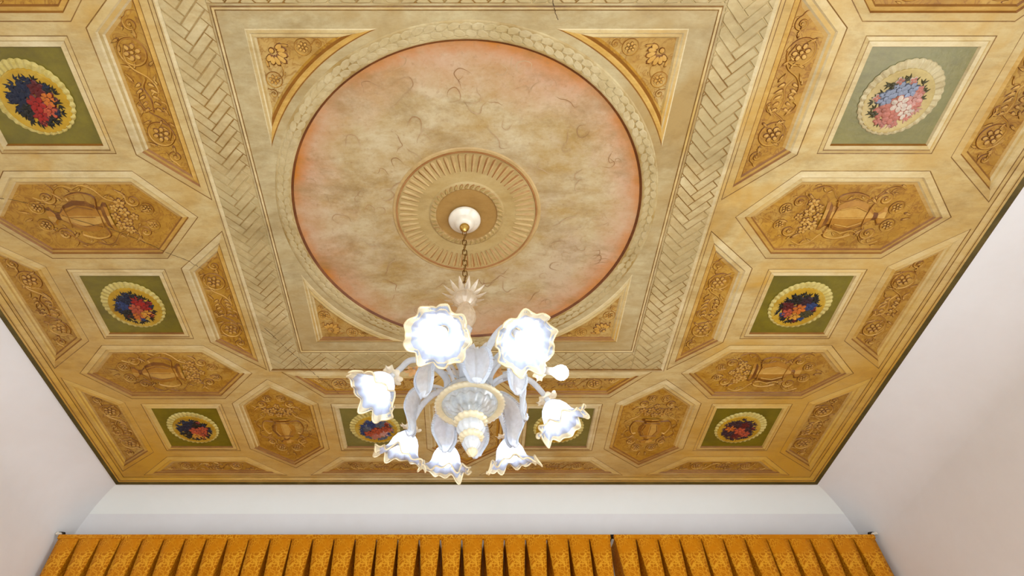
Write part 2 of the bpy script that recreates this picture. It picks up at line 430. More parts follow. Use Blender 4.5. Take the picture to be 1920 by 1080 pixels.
# ------------------------------------------------------------------ ceiling layout (polygons in x, t)
def rect(cx, ct, hx, ht): return [(cx - hx, ct - ht), (cx + hx, ct - ht), (cx + hx, ct + ht), (cx - hx, ct + ht)]
def hexagon(cx, ct, flat, tip, h, vertical=False):
    p = [(-flat, -h), (flat, -h), (tip, 0), (flat, h), (-flat, h), (-tip, 0)]
    if vertical: p = [(b, a) for a, b in p]
    return [(cx + a, ct + b) for a, b in p]
def trapezoid(long_at, long_half, short_at, short_half, c, vertical):
    p = [(long_at, c - long_half), (short_at, c - short_half), (short_at, c + short_half), (long_at, c + long_half)]
    return p if vertical else [(b, a) for a, b in p]

SQ_T, SQ_X = (0.578, 1.663), (0.6, 1.79)
panels = []                              # (kind, name, polygon, centre)
for sx in (-1, 1):
    for t in (-1.663, -0.578, 0.578, 1.663):
        panels.append(('square', 'flower_panel', rect(sx * 1.79, t, 0.253, 0.253), (sx * 1.79, t)))
        panels.append(('trap', 'outer_scroll_panel', trapezoid(sx * 2.435, 0.505, sx * 2.135, 0.27, t, True), (sx * 2.27, t)))
    for t in (-0.590, 0.590):
        panels.append(('trap', 'inner_scroll_panel', trapezoid(sx * 1.182, 0.505, sx * 1.455, 0.27, t, True), (sx * 1.31, t)))
    for t, hh in ((-1.12, 0.239), (0.008, 0.25), (1.122, 0.24)):
        panels.append(('hex', 'urn_panel', hexagon(sx * 1.79, t, 0.29, 0.515, hh), (sx * 1.79, t)))
for st in (-1, 1):
    for x in (-0.6, 0.6):
        panels.append(('square', 'flower_panel', rect(x, st * 1.663, 0.253, 0.253), (x, st * 1.663)))
        panels.append(('trap', 'inner_scroll_panel', trapezoid(st * 1.108, 0.505, st * 1.35, 0.285, x, False), (x, st * 1.22)))
    for x in (-1.79, -0.6, 0.6, 1.79):
        panels.append(('trap', 'outer_scroll_panel', trapezoid(st * 2.215, 0.515, st * 1.985, 0.275, x, False), (x, st * 2.11)))
    for x in (-1.2, 0.0, 1.2):
        panels.append(('hex', 'urn_panel', hexagon(x, st * 1.65, 0.245, 0.475, 0.27, True), (x, st * 1.65)))

R0 = 0.818
circle = [(R0 * math.cos(2 * PI * i / 128), R0 * math.sin(2 * PI * i / 128)) for i in range(128)]
def spandrel(sx, st, k, hx, ht, r):
    a0 = math.acos(hx / r); a1 = math.asin(ht / r)
    arc = [(r * math.cos(a0 + (a1 - a0) * i / k), r * math.sin(a0 + (a1 - a0) * i / k)) for i in range(k + 1)]
    return [(sx * x, st * t) for x, t in [(hx, ht)] + arc]
SP_OUT = (20, 0.85, 0.856, 0.922); SP_IN = (20, 0.812, 0.82, 0.968)
spans = [(sx, st) for sx in (-1, 1) for st in (-1, 1)]
holes = [p[2] for p in panels] + [circle] + [spandrel(sx, st, *SP_OUT) for sx, st in spans]

# flat bands between the panels
mats = [M['cream'], M['cream_mid'], M['weave_gap']]
wo, wi = rect(0, 0, 1.148, 1.082), rect(0, 0, 0.967, 0.947)
def pick(x, t):
    if in_poly(x, t, wi): return 1
    if in_poly(x, t, wo): return 2
    return 0
def ceiling_mesh():
    V = []; Eg = []
    def loop(p):
        b = len(V); V.extend(Vector(q) for q in p); Eg.extend((b + i, b + (i + 1) % len(p)) for i in range(len(p)))
    loop(rect(0, 0, HX, HT)); no = len(V)
    loop(wo); loop(wi)
    for h in holes: loop(h)
    ov, _, of, *_ = delaunay_2d_cdt(V, Eg, [list(range(no))], 1, 1e-6)
    keep = []; mi = []
    for f in of:
        cx = sum(ov[i].x for i in f) / 3; cy = sum(ov[i].y for i in f) / 3
        if any(in_poly(cx, cy, h) for h in holes): continue
        keep.append(tuple(f)); mi.append(pick(cx, cy))
    vv = [(v.x, v.y + CYT, CZ) for v in ov]
    b = len(vv)                          # the floor slab above closes the room
    vv += [(-WX - .2, WN - .2, CZ + 0.1), (WX + .2, WN - .2, CZ + 0.1), (WX + .2, WF + .2, CZ + 0.1), (-WX - .2, WF + .2, CZ + 0.1)]
    keep.append((b, b + 1, b + 2, b + 3)); mi.append(0)
    return me_new('ceiling', vv, keep, mats, mi)
ceiling = tag(ob('ceiling', ceiling_mesh()), 'painted ceiling with gold panels around a salmon roundel', 'ceiling', kind='structure')

# ------------------------------------------------------------------ ornament meshes (local: x, t, relief n points down)
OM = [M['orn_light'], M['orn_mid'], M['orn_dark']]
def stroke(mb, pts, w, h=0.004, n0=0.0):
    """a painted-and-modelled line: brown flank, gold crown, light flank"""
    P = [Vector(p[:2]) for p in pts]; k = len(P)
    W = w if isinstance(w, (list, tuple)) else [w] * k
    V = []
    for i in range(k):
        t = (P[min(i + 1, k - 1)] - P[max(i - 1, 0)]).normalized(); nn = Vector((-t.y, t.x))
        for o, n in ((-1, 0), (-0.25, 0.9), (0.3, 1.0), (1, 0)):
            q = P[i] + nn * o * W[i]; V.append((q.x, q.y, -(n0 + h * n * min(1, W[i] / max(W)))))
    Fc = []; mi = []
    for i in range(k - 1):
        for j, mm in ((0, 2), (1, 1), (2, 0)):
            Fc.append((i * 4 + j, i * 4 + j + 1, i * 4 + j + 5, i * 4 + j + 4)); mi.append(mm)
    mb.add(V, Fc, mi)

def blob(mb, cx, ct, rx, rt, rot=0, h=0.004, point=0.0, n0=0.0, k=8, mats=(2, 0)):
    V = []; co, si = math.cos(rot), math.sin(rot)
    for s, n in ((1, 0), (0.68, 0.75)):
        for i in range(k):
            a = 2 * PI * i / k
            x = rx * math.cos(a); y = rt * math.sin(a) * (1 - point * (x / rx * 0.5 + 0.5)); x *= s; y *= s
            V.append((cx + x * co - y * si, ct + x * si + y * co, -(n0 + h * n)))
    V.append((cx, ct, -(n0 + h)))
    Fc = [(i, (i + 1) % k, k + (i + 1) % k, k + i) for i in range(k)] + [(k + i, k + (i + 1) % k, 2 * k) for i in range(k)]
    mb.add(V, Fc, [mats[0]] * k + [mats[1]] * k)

def spiral(r, turns, start, d=1, k=30, end=0.12):
    return [((r * (1 - (1 - end) * i / k)) * math.cos(start + d * 2 * PI * turns * i / k), (r * (1 - (1 - end) * i / k)) * math.sin(start + d * 2 * PI * turns * i / k)) for i in range(k + 1)]

def om_scroll():
    mb = MB(); tail = catmull([(0.075, -0.075), (0.085, -0.03), (0.062, 0.0)], 6)
    sp = spiral(0.05, 1.6, 0, 1, 34); sp = [(x + 0.012, y) for x, y in sp]
    stroke(mb, [tuple(p) for p in tail] + sp, [0.002 + 0.004 * min(1, i / 10) for i in range(len(tail) + len(sp))])
    blob(mb, 0.012, 0, 0.009, 0.009)
    for a in (0.6, 1.7, 2.8): blob(mb, 0.012 + 0.062 * math.cos(a), 0.062 * math.sin(a), 0.016, 0.008, a + 0.9, point=0.7)
    return mb.mesh('scroll', OM)
def om_rosette():
    mb = MB(); k = 28
    stroke(mb, [(0.058 * math.cos(2 * PI * i / k), 0.058 * math.sin(2 * PI * i / k)) for i in range(k + 1)], 0.0045)
    for i in range(6):
        a = 2 * PI * i / 6 + 0.3; blob(mb, 0.026 * math.cos(a), 0.026 * math.sin(a), 0.0155, 0.0125, a, 0.005)
    blob(mb, 0, 0, 0.011, 0.011, 0, 0.007)
    return mb.mesh('rosette', OM)
def om_acanthus():
    mb = MB()
    stroke(mb, [tuple(p) for p in catmull([(-0.012, 0.07), (0.01, 0.03), (-0.004, -0.02), (0.004, -0.075)], 7)], 0.005)
    for s in (-1, 1):
        for i in range(5):
            y = 0.055 - i * 0.027; l = 0.03 + 0.006 * math.sin(i * 1.3)
            blob(mb, s * (0.012 + l * 0.55), y - 0.012, l * 0.62, 0.0125, -0.5 if s > 0 else PI + 0.5, 0.005, 0.75)
        stroke(mb, [tuple(p) for p in catmull([(0, -0.06), (s * 0.045, -0.075), (s * 0.062, -0.045), (s * 0.045, -0.03)], 6)], 0.0038)
    return mb.mesh('acanthus_leaf', OM)
def om_vine():
    mb = MB()
    stroke(mb, [tuple(p) for p in catmull([(-0.15, 0.035), (-0.09, 0.058), (-0.03, 0.03), (0.02, -0.035), (0.08, -0.055), (0.14, -0.03)], 8)], 0.0045)
    for x, y, a in ((-0.11, 0.03, 0.8), (-0.05, 0.062, -0.4), (0.035, -0.015, 0.5), (0.07, -0.03, -0.9), (0.12, -0.062, 0.3)):
        blob(mb, x, y, 0.021, 0.0095, a, 0.004, 0.7)
    return mb.mesh('vine', OM)
def om_urn():
    """urn seen from the side, mouth towards +x"""
    mb = MB()
    prof = [(-0.135, 0.042), (-0.12, 0.046), (-0.105, 0.018), (-0.085, 0.02), (-0.06, 0.052), (-0.01, 0.078), (0.04, 0.074), (0.075, 0.05), (0.092, 0.048), (0.108, 0.07), (0.122, 0.066)]
    V = []; k = len(prof)
    for x, r in prof:
        for j, n in ((-1, 0), (-0.72, 0.55), (-0.1, 1), (0.55, 0.8), (1, 0)): V.append((x, r * j, -0.009 * n))
    Fc = []; mi = []
    for i in range(k - 1):
        for j, mm in ((0, 2), (1, 1), (2, 0), (3, 1)):
            Fc.append((i * 5 + j, i * 5 + j + 1, i * 5 + j + 6, i * 5 + j + 5)); mi.append(2 if i in (2, 8) else mm)
    mb.add(V, Fc, mi)
    for x in (-0.06, 0.075): stroke(mb, [(x, -0.052), (x + 0.006, 0), (x, 0.052)], 0.0035, 0.003, 0.008)
    for y in (-0.04, 0.0, 0.04): stroke(mb, [(-0.05, y * 0.7), (0.0, y * 1.25), (0.06, y * 0.9)], 0.0028, 0.003, 0.008)
    return mb.mesh('urn', OM)
def om_handle():
    mb = MB()
    stroke(mb, [tuple(p) for p in catmull([(0.08, 0.05), (0.085, 0.1), (0.03, 0.118), (-0.03, 0.1), (-0.03, 0.078)], 7)], 0.0055, 0.006)
    return mb.mesh('handle', OM)
def om_flower():
    mb = MB()
    for i in range(5):
        a = 2 * PI * i / 5; blob(mb, 0.016 * math.cos(a), 0.016 * math.sin(a), 0.0155, 0.0125, a, 0.006)
    blob(mb, 0, 0, 0.009, 0.009, 0, 0.009, mats=(2, 1))
    return mb.mesh('flower', OM)
def om_leaf():
    mb = MB(); blob(mb, 0.02, 0, 0.032, 0.014, 0, 0.005, 0.85); stroke(mb, [(-0.01, 0), (0.02, 0.001), (0.046, 0)], 0.002, 0.002, 0.0035)
    return mb.mesh('leaf', OM)
def om_palmette():
    mb = MB()
    for i in range(7):
        a = PI / 4 + (i - 3) * 0.42; l = 0.058 - 0.006 * abs(i - 3)
        blob(mb, l * math.cos(a), l * math.sin(a), l * 0.62, 0.0125, a, 0.005, -0.5)
    blob(mb, 0.0, 0.0, 0.017, 0.017, 0, 0.007)
    return mb.mesh('palmette', OM)
O = dict(scroll=om_scroll(), rosette=om_rosette(), acanthus=om_acanthus(), vine=om_vine(), urn=om_urn(), handle=om_handle(), flower=om_flower(), leaf=om_leaf(), palmette=om_palmette())

# ------------------------------------------------------------------ the framed panels
PM = [M['line'], M['cream_light'], M['pale'], M['cream'], M['brown'], M['bead'], M['tan'], M['gold'], M['gold_pale'], M['olive'], M['olive_glare']]
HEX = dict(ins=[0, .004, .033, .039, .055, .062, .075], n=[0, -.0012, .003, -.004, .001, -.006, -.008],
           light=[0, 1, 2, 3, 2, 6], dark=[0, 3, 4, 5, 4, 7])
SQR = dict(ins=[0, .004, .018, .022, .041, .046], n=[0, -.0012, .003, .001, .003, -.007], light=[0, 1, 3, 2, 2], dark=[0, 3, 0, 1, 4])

def framed(kind, name, poly, c):
    sp = SQR if kind == 'square' else HEX
    sgn = -1 if c[0] <= 0 else 1
    cx, ct = c
    n = len(poly); V = []; Fc = []; mi = []
    ring = poly
    for k, d in enumerate(sp['ins']):
        ring = inset(poly, d) if d else poly
        V += [(x - cx, t - ct, -sp['n'][k]) for x, t in ring]
    pc = (sum(p[0] for p in poly) / n, sum(p[1] for p in poly) / n)
    for i in range(n):
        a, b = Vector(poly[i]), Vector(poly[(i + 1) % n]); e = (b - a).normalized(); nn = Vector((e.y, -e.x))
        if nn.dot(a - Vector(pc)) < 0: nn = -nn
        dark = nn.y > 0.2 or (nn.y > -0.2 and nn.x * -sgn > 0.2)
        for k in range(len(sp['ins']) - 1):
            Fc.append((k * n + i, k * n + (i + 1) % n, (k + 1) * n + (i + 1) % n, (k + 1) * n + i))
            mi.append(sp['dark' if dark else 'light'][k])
    b = (len(sp['ins']) - 1) * n
    Fc.append(tuple(range(b, b + n)))
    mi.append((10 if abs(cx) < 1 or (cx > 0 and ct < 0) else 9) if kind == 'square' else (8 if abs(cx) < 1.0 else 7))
    me = me_new(name, V, Fc, PM, mi)
    return ob(name, me, ceiling, (cx, CYT + ct, CZ))

FN = -0.0075 * -1                        # field sits this far up inside its frame
def orn(kind, parent, x, t, rot=0.0, s=1.0, mir=1, name=None):
    me = O[kind]
    return ob(name or me.name.split('.')[0], me, parent, (x, t, FN), (0, 0, rot), (s, s * mir, 1))

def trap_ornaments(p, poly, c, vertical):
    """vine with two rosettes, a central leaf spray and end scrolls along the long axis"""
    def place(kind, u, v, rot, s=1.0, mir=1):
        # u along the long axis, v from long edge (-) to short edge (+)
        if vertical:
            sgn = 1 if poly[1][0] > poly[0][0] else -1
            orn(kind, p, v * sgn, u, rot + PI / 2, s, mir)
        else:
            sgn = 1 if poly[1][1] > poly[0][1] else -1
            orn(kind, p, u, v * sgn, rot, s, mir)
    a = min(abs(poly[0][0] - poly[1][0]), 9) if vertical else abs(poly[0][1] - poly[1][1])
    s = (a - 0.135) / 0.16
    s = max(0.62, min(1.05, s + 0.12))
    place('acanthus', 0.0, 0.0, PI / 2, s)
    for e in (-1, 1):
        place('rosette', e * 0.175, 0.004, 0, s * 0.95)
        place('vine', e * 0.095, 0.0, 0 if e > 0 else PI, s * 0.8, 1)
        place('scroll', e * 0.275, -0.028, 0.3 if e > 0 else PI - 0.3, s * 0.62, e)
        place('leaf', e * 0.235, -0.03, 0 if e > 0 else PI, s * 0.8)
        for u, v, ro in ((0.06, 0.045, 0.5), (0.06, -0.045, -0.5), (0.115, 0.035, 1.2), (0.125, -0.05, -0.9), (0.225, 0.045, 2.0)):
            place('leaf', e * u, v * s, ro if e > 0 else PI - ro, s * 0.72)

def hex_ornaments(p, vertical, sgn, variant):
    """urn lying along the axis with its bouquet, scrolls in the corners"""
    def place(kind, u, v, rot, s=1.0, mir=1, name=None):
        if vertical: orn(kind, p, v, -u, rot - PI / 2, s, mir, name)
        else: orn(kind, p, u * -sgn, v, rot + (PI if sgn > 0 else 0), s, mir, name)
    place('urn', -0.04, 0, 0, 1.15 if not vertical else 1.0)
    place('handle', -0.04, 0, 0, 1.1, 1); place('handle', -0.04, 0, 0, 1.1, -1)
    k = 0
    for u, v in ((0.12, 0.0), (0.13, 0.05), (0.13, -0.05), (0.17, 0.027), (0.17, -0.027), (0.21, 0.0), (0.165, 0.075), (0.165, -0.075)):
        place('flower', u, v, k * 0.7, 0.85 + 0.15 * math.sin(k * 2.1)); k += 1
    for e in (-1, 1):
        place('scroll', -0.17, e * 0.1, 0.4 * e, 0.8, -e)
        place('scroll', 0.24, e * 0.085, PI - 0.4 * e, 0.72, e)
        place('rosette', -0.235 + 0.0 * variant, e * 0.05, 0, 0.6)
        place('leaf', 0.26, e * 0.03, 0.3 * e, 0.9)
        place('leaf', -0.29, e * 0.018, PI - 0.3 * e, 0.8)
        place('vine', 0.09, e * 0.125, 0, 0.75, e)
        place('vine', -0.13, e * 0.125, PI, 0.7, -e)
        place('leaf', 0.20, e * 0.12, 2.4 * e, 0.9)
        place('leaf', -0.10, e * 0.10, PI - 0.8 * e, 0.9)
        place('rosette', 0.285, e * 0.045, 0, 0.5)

# flower medallions: colours of blooms, clockwise zones
def flat(name, c): return paint(name, c, tuple(int(v * 0.8) for v in c), None, scale=30, streak=1, bump=0, rough=0.45)
FC = dict(navy=flat('navy_bloom', (26, 34, 58)), blue=flat('blue_bloom', (44, 66, 118)), black=flat('dark_leaf_green', (30, 28, 20)), red=flat('red_bloom', (172, 30, 18)),
          darkred=flat('crimson_bloom', (104, 22, 20)), orange=flat('orange_bloom', (222, 122, 34)), amber=flat('amber_bloom', (230, 164, 52)), coral=flat('coral_bloom', (206, 92, 56)),
          paleblue=flat('pale_blue_bloom', (158, 170, 196)), pink=flat('pink_bloom', (222, 164, 150)), white=flat('ivory_bloom', (232, 214, 194)), salmon=flat('salmon_bloom', (208, 128, 108)),
          moss=flat('moss_leaf', (78, 72, 34)), grey=flat('grey_blue_bloom', (96, 104, 122)), plum=flat('plum_bloom', (58, 30, 40)))
def bloom_mesh(col, kind):
    mb = MB()
    if kind == 'bloom':
        for i in range(6):
            a = 2 * PI * i / 6; blob(mb, 0.019 * math.cos(a), 0.019 * math.sin(a), 0.017, 0.013, a, 0.006, mats=(1, 0))
        blob(mb, 0, 0, 0.012, 0.012, 0, 0.009, mats=(1, 0))
    elif kind == 'bud':
        for i in range(4):
            a = 2 * PI * i / 4 + 0.4; blob(mb, 0.008 * math.cos(a), 0.008 * math.sin(a), 0.0095, 0.0075, a, 0.005, mats=(0, 1))
    else:
        for i, a in enumerate((-0.7, 0, 0.7)): blob(mb, 0.014 * math.cos(a), 0.014 * math.sin(a), 0.018, 0.0075, a, 0.004, 0.8, mats=(0, 0))
    base = FC[col]; dark = FC['darkred'] if col in ('red', 'orange', 'coral', 'amber') else (FC['salmon'] if col in ('pink', 'white') else (FC['grey'] if col == 'paleblue' else base))
    return mb.mesh(kind, [base, dark])
bloom_cache = {}
def bloom(col, kind):
    if (col, kind) not in bloom_cache: bloom_cache[(col, kind)] = bloom_mesh(col, kind)
    return bloom_cache[(col, kind)]

def doily_mesh(m):
    mb = MB(); n = 192; lob = 34; V = []
    for k, (r, h) in enumerate(((0.095, 0.004), (0.118, 0.003), (0.15, 0.0055), (0.160, 0.003), (0.164, 0.0))):
        for j in range(n):
            a = 2 * PI * j / n; s = math.cos(lob * a)
            rr = r + (0.0055 * abs(math.cos(lob * a / 2)) if k >= 2 else 0) - (0.003 if k >= 2 else 0)
            V.append((rr * math.cos(a), rr * math.sin(a), -(0.0015 + h + (0.0022 * s if 1 <= k <= 3 else 0))))
    Fc = [(k * n + j, k * n + (j + 1) % n, (k + 1) * n + (j + 1) % n, (k + 1) * n + j) for k in range(4) for j in range(n)]
    mb.add(V, Fc, 0); return mb.mesh('ruffled_doily', [m])
def plate_mesh(m):
    mb = MB(); lathe(mb, [(0.0, -0.0075), (0.095, -0.0075), (0.122, -0.0083), (0.132, -0.009), (0.138, -0.008), (0.140, -0.004)], 72)
    return mb.mesh('yellow_plate', [m])
DOILY, PLATE, DOILY_GLARE, PLATE_GLARE = doily_mesh(M['ruffle']), plate_mesh(M['plate']), doily_mesh(M['ruffle_glare']), plate_mesh(M['plate_glare'])
PAL = {  # (sign of x, row) -> centre, ring, edge
    (-1, 1): ('red', ['orange', 'coral', 'red', 'black', 'navy', 'navy', 'darkred'], 'black', (4.0, 'navy')),
    (-1, 2): ('coral', ['red', 'amber', 'orange', 'black', 'blue', 'navy', 'red'], 'black', (3.6, 'navy')),
    (-1, 3): ('coral', ['coral', 'coral', 'amber', 'black', 'navy', 'navy', 'black'], 'black', (3.9, 'navy')),
    (1, 1): ('white', ['pink', 'white', 'salmon', 'salmon', 'paleblue', 'paleblue', 'paleblue'], 'moss', (1.0, 'pink')),  # washed-out blooms: glare put into their colours
    (1, 2): ('orange', ['blue', 'moss', 'amber', 'coral', 'darkred', 'black', 'plum'], 'black', (4.6, 'black')),
    (1, 3): ('coral', ['plum', 'coral', 'darkred', 'plum', 'orange', 'plum', 'darkred'], 'plum', (4.6, 'plum')),
    (-1, 4): ('coral', ['coral', 'pink', 'salmon', 'coral', 'grey', 'blue', 'grey'], 'grey', (3.8, 'blue')),
    (1, 4): ('salmon', ['grey', 'pink', 'salmon', 'coral', 'grey', 'blue', 'grey'], 'grey', (3.8, 'grey')),
}
def medallion(p, sx, row):
    cen, ring, edge, (za, zc) = PAL[(sx, row)]
    glare = (sx, row) == (1, 1)  # medallion whose colours carry painted glare
    ob('ruffled_doily', DOILY_GLARE if glare else DOILY, p, (0, 0, 0.006)); ox, ot = -sx * 0.008, 0.013
    ob('yellow_plate', PLATE_GLARE if glare else PLATE, p, (ox, ot, 0.006))
    rnd = random.Random(sx * 10 + row); z = 0.006 - 0.0085
    ob('bloom', bloom(cen, 'bloom'), p, (ox + 0.005, ot + 0.006, z - 0.002), (0, 0, 0.3), (1.25, 1.25, 1))
    for i, col in enumerate(ring):
        a = 2 * PI * i / len(ring) - 0.2; r = 0.060 + rnd.uniform(-0.004, 0.006)
        ob('bloom', bloom(col, 'bloom'), p, (ox + r * math.cos(a), ot + r * math.sin(a), z), (0, 0, rnd.uniform(0, 6)), (1.15,) * 2 + (1,))
    for i in range(26):
        a = 2 * PI * i / 26 + rnd.uniform(-0.1, 0.1); r = 0.094 + rnd.uniform(-0.008, 0.010)
        dz = abs((a - za + PI) % (2 * PI) - PI)
        ob('leaf', bloom(zc if dz < 1.0 else edge, 'leaf'), p, (ox + r * math.cos(a), ot + r * math.sin(a), z + 0.0012), (0, 0, a + rnd.uniform(-1.4, 1.4)), (0.78, 0.9, 1))
    for i in range(14):
        a = 2 * PI * i / 14 + rnd.uniform(-0.2, 0.2); r = 0.086 + rnd.uniform(-0.008, 0.014)
        dz = abs((a - za + PI) % (2 * PI) - PI)
        ob('bud', bloom(zc if dz < 1.1 else rnd.choice(ring + [edge, edge]), 'bud'), p, (ox + r * math.cos(a), ot + r * math.sin(a), z - 0.001), (0, 0, rnd.uniform(0, 6)), (1.1, 1.1, 1))

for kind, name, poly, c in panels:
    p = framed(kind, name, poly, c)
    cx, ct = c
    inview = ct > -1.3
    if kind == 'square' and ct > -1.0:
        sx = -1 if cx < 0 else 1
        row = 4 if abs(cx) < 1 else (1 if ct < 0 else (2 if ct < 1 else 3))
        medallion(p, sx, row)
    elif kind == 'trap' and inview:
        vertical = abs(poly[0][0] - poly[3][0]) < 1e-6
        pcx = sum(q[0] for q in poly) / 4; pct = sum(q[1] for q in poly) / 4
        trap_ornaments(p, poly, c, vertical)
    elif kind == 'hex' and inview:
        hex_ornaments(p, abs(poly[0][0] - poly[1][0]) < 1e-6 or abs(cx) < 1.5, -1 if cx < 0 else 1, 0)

# ------------------------------------------------------------------ spandrels
for sx, st in spans:
    po, pi_ = spandrel(0 + sx, st, *SP_OUT), spandrel(sx, st, *SP_IN)
    n = len(po); fr = [0, 0.12, 0.42, 0.55, 0.82, 1.0]; nz = [0, 0.001, 0.003, -0.002, 0.002, -0.007]
    cx, ct = sx * 0.72, st * 0.72
    V = [(a[0] + (b[0] - a[0]) * f - cx, a[1] + (b[1] - a[1]) * f - ct, -nn) for f, nn in zip(fr, nz) for a, b in zip(po, pi_)]
    Fc = []; mi = []
    far = st > 0
    for i in range(n):
        # edge 0: corner -> arc start (the x-side leg); last edge: arc end -> corner (the t-side leg)
        if i == 0: seq = [2, 3, 2, 3, 1]
        elif i == n - 1: seq = [0, 3, 4, 5, 4] if far else [2, 3, 2, 3, 1]
        else: seq = [2, 1, 2, 3, 6] if far else [4, 5, 5, 4, 7]
        for k in range(5):
            Fc.append((k * n + i, k * n + (i + 1) % n, (k + 1) * n + (i + 1) % n, (k + 1) * n + i)); mi.append(seq[k])
    Fc.append(tuple(range(5 * n, 6 * n))); mi.append(8)
    p = ob('spandrel_panel', me_new('spandrel_panel', V, Fc, PM, mi), ceiling, (cx, CYT + ct, CZ))
    q = lambda kind, x, t, rot=0, s=1.0: ob(O[kind].name.split('.')[0], O[kind], p, (sx * x - cx, st * t - ct, FN), (0, 0, rot if sx * st > 0 else -rot), (s * sx, s * st, 1))
    q('palmette', 0.765, 0.772, PI, 0.82)
    q('rosette', 0.778, 0.655, 0, 0.55); q('rosette', 0.64, 0.785, 0, 0.55)
    q('scroll', 0.79, 0.592, 1.2, 0.36); q('scroll', 0.575, 0.797, 0.2, 0.36)
    q('vine', 0.735, 0.715, 2.3, 0.45); q('leaf', 0.70, 0.79, 0.2, 0.7); q('leaf', 0.79, 0.71, 1.4, 0.7)

# square line mouldings around the roundel and the border strips
def frame_ring(name, hx, ht, steps, mats, seqs):
    """steps: (growth outwards, n); seqs: material per strip for the sides top, right, bottom, left"""
    V = []; Fc = []; mi = []
    for d, n in steps: V += [(x, t + CYT, CZ - n) for x, t in rect(0, 0, hx + d, ht + d)]
    for i in range(4):
        for k in range(len(steps) - 1):
            Fc.append((k * 4 + i, k * 4 + (i + 1) % 4, (k + 1) * 4 + (i + 1) % 4, (k + 1) * 4 + i)); mi.append(seqs[i][k])
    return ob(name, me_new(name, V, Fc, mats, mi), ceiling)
fm = [M['line'], M['cream_light'], M['pale'], M['cream'], M['brown'], M['olive_border'], M['cream_mid']]
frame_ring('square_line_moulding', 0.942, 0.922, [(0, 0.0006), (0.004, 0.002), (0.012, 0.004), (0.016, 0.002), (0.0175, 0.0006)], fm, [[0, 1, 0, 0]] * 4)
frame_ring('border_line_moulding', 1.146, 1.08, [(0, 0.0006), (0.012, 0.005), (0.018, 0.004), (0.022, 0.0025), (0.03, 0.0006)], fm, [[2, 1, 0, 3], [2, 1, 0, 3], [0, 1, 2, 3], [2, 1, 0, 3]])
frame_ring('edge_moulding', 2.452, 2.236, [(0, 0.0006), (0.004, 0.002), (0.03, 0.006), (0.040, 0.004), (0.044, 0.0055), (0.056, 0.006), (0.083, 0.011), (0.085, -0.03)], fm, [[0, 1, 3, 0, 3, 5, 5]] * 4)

# woven (herringbone) border between the two squares
def bar_mesh(l, w):
    h = 0.0032; e = 0.0022
    v = [(-l, -w, 0), (l, -w, 0), (l, w, 0), (-l, w, 0), (-l + e, -w + e, -h), (l - e, -w + e, -h), (l - e, w - e, -h), (-l + e, w - e, -h)]
    return v, [(0, 1, 5, 4), (1, 2, 6, 5), (2, 3, 7, 6), (3, 0, 4, 7), (4, 5, 6, 7)]
weave = ob('woven_border', None, ceiling); weave.empty_display_size = 0.05
bw = 0.0385; gap = 0.0019; bars = []
for i in range(-75, 76):
    for j in range(-75, 76):
        k = (i - j) % 6                   # herringbone lattice: 3 x 1 bricks
        if k == 0: u, v, hor = i + 1.0, j, True
        elif k == 3: u, v, hor = i, j + 1.0 - 3.0 + 0.0, False
        else: continue
        if hor: cu, cv = (i + 1.5), (j + 0.5)
        else: cu, cv = (i + 0.5), (j + 0.5 - 1.0)
        x = (cu - cv) * bw / math.sqrt(2); t = (cu + cv) * bw / math.sqrt(2)
        if abs(x) > 1.23 or abs(t) > 1.16 or (abs(x) < 0.88 and abs(t) < 0.86): continue
        ang = PI / 4 if hor else 3 * PI / 4
        bars.append((x, t, ang))
STRIPS = [[(1, 0, 1.146), (-1, 0, -0.969), (0, 1, 1.08), (0, -1, 1.08)], [(-1, 0, 1.146), (1, 0, -0.969), (0, 1, 1.08), (0, -1, 1.08)],
          [(1, 0, 0.969), (-1, 0, 0.969), (0, 1, 1.08), (0, -1, -0.949)], [(1, 0, 0.969), (-1, 0, 0.969), (0, -1, 1.08), (0, 1, -0.949)]]
def clip_bar(x, t, ang, w, l, strip):
    """the bar's outline cut to the border strip (convex clip against the side it lies in)"""
    co, si = math.cos(ang), math.sin(ang)
    p = [(x + a * l * co - b * w * si, t + a * l * si + b * w * co) for a, b in ((-1, -1), (1, -1), (1, 1), (-1, 1))]
    planes = strip
    for a, b, d in planes:
        o = []
        for i in range(len(p)):
            P, Q = p[i - 1], p[i]; f = a * P[0] + b * P[1] - d; g = a * Q[0] + b * Q[1] - d
            if (f <= 0) != (g <= 0): s = f / (f - g); o.append((P[0] + s * (Q[0] - P[0]), P[1] + s * (Q[1] - P[1])))
            if g <= 0: o.append(Q)
        p = o
        if len(p) < 3: return None
    return p
BL, BWD = 1.5 * bw - gap, 0.5 * bw - gap
bv, bf = bar_mesh(BL, BWD)
BAR = me_new('strap', bv, bf, [M['weave']])
def visible(x, t):
    y = t + CYT; q = y * math.cos(PITCH) + 2.4 * math.sin(PITCH)
    u = CX + F_PX * x / q; v = CY_PX + F_PX * (y * math.sin(PITCH) - 2.4 * math.cos(PITCH)) / q
    return -20 < u < 1940 and -20 < v < 1100, 1 / q
whole, cut = [], []
for b in bars:
    for strip in STRIPS:
        p = clip_bar(*b, BWD, BL, strip)
        if p is None: continue
        area = abs(sum(p[i - 1][0] * p[i][1] - p[i][0] * p[i - 1][1] for i in range(len(p)))) / 2
        if area < 2e-5: continue
        full = area > 4 * BWD * BL * 0.999
        vis, near = visible(b[0], b[1])
        if full and vis: whole.append((near, b, p))
        else: cut.append(p)
whole.sort(key=lambda e: -e[0])
for near, (x, t, a), p in whole[:300]: ob('strap', BAR, weave, (x, t + CYT, CZ - 0.0003), (0, 0, a))
for near, b, p in whole[300:]: cut.append(p)
mb = MB()
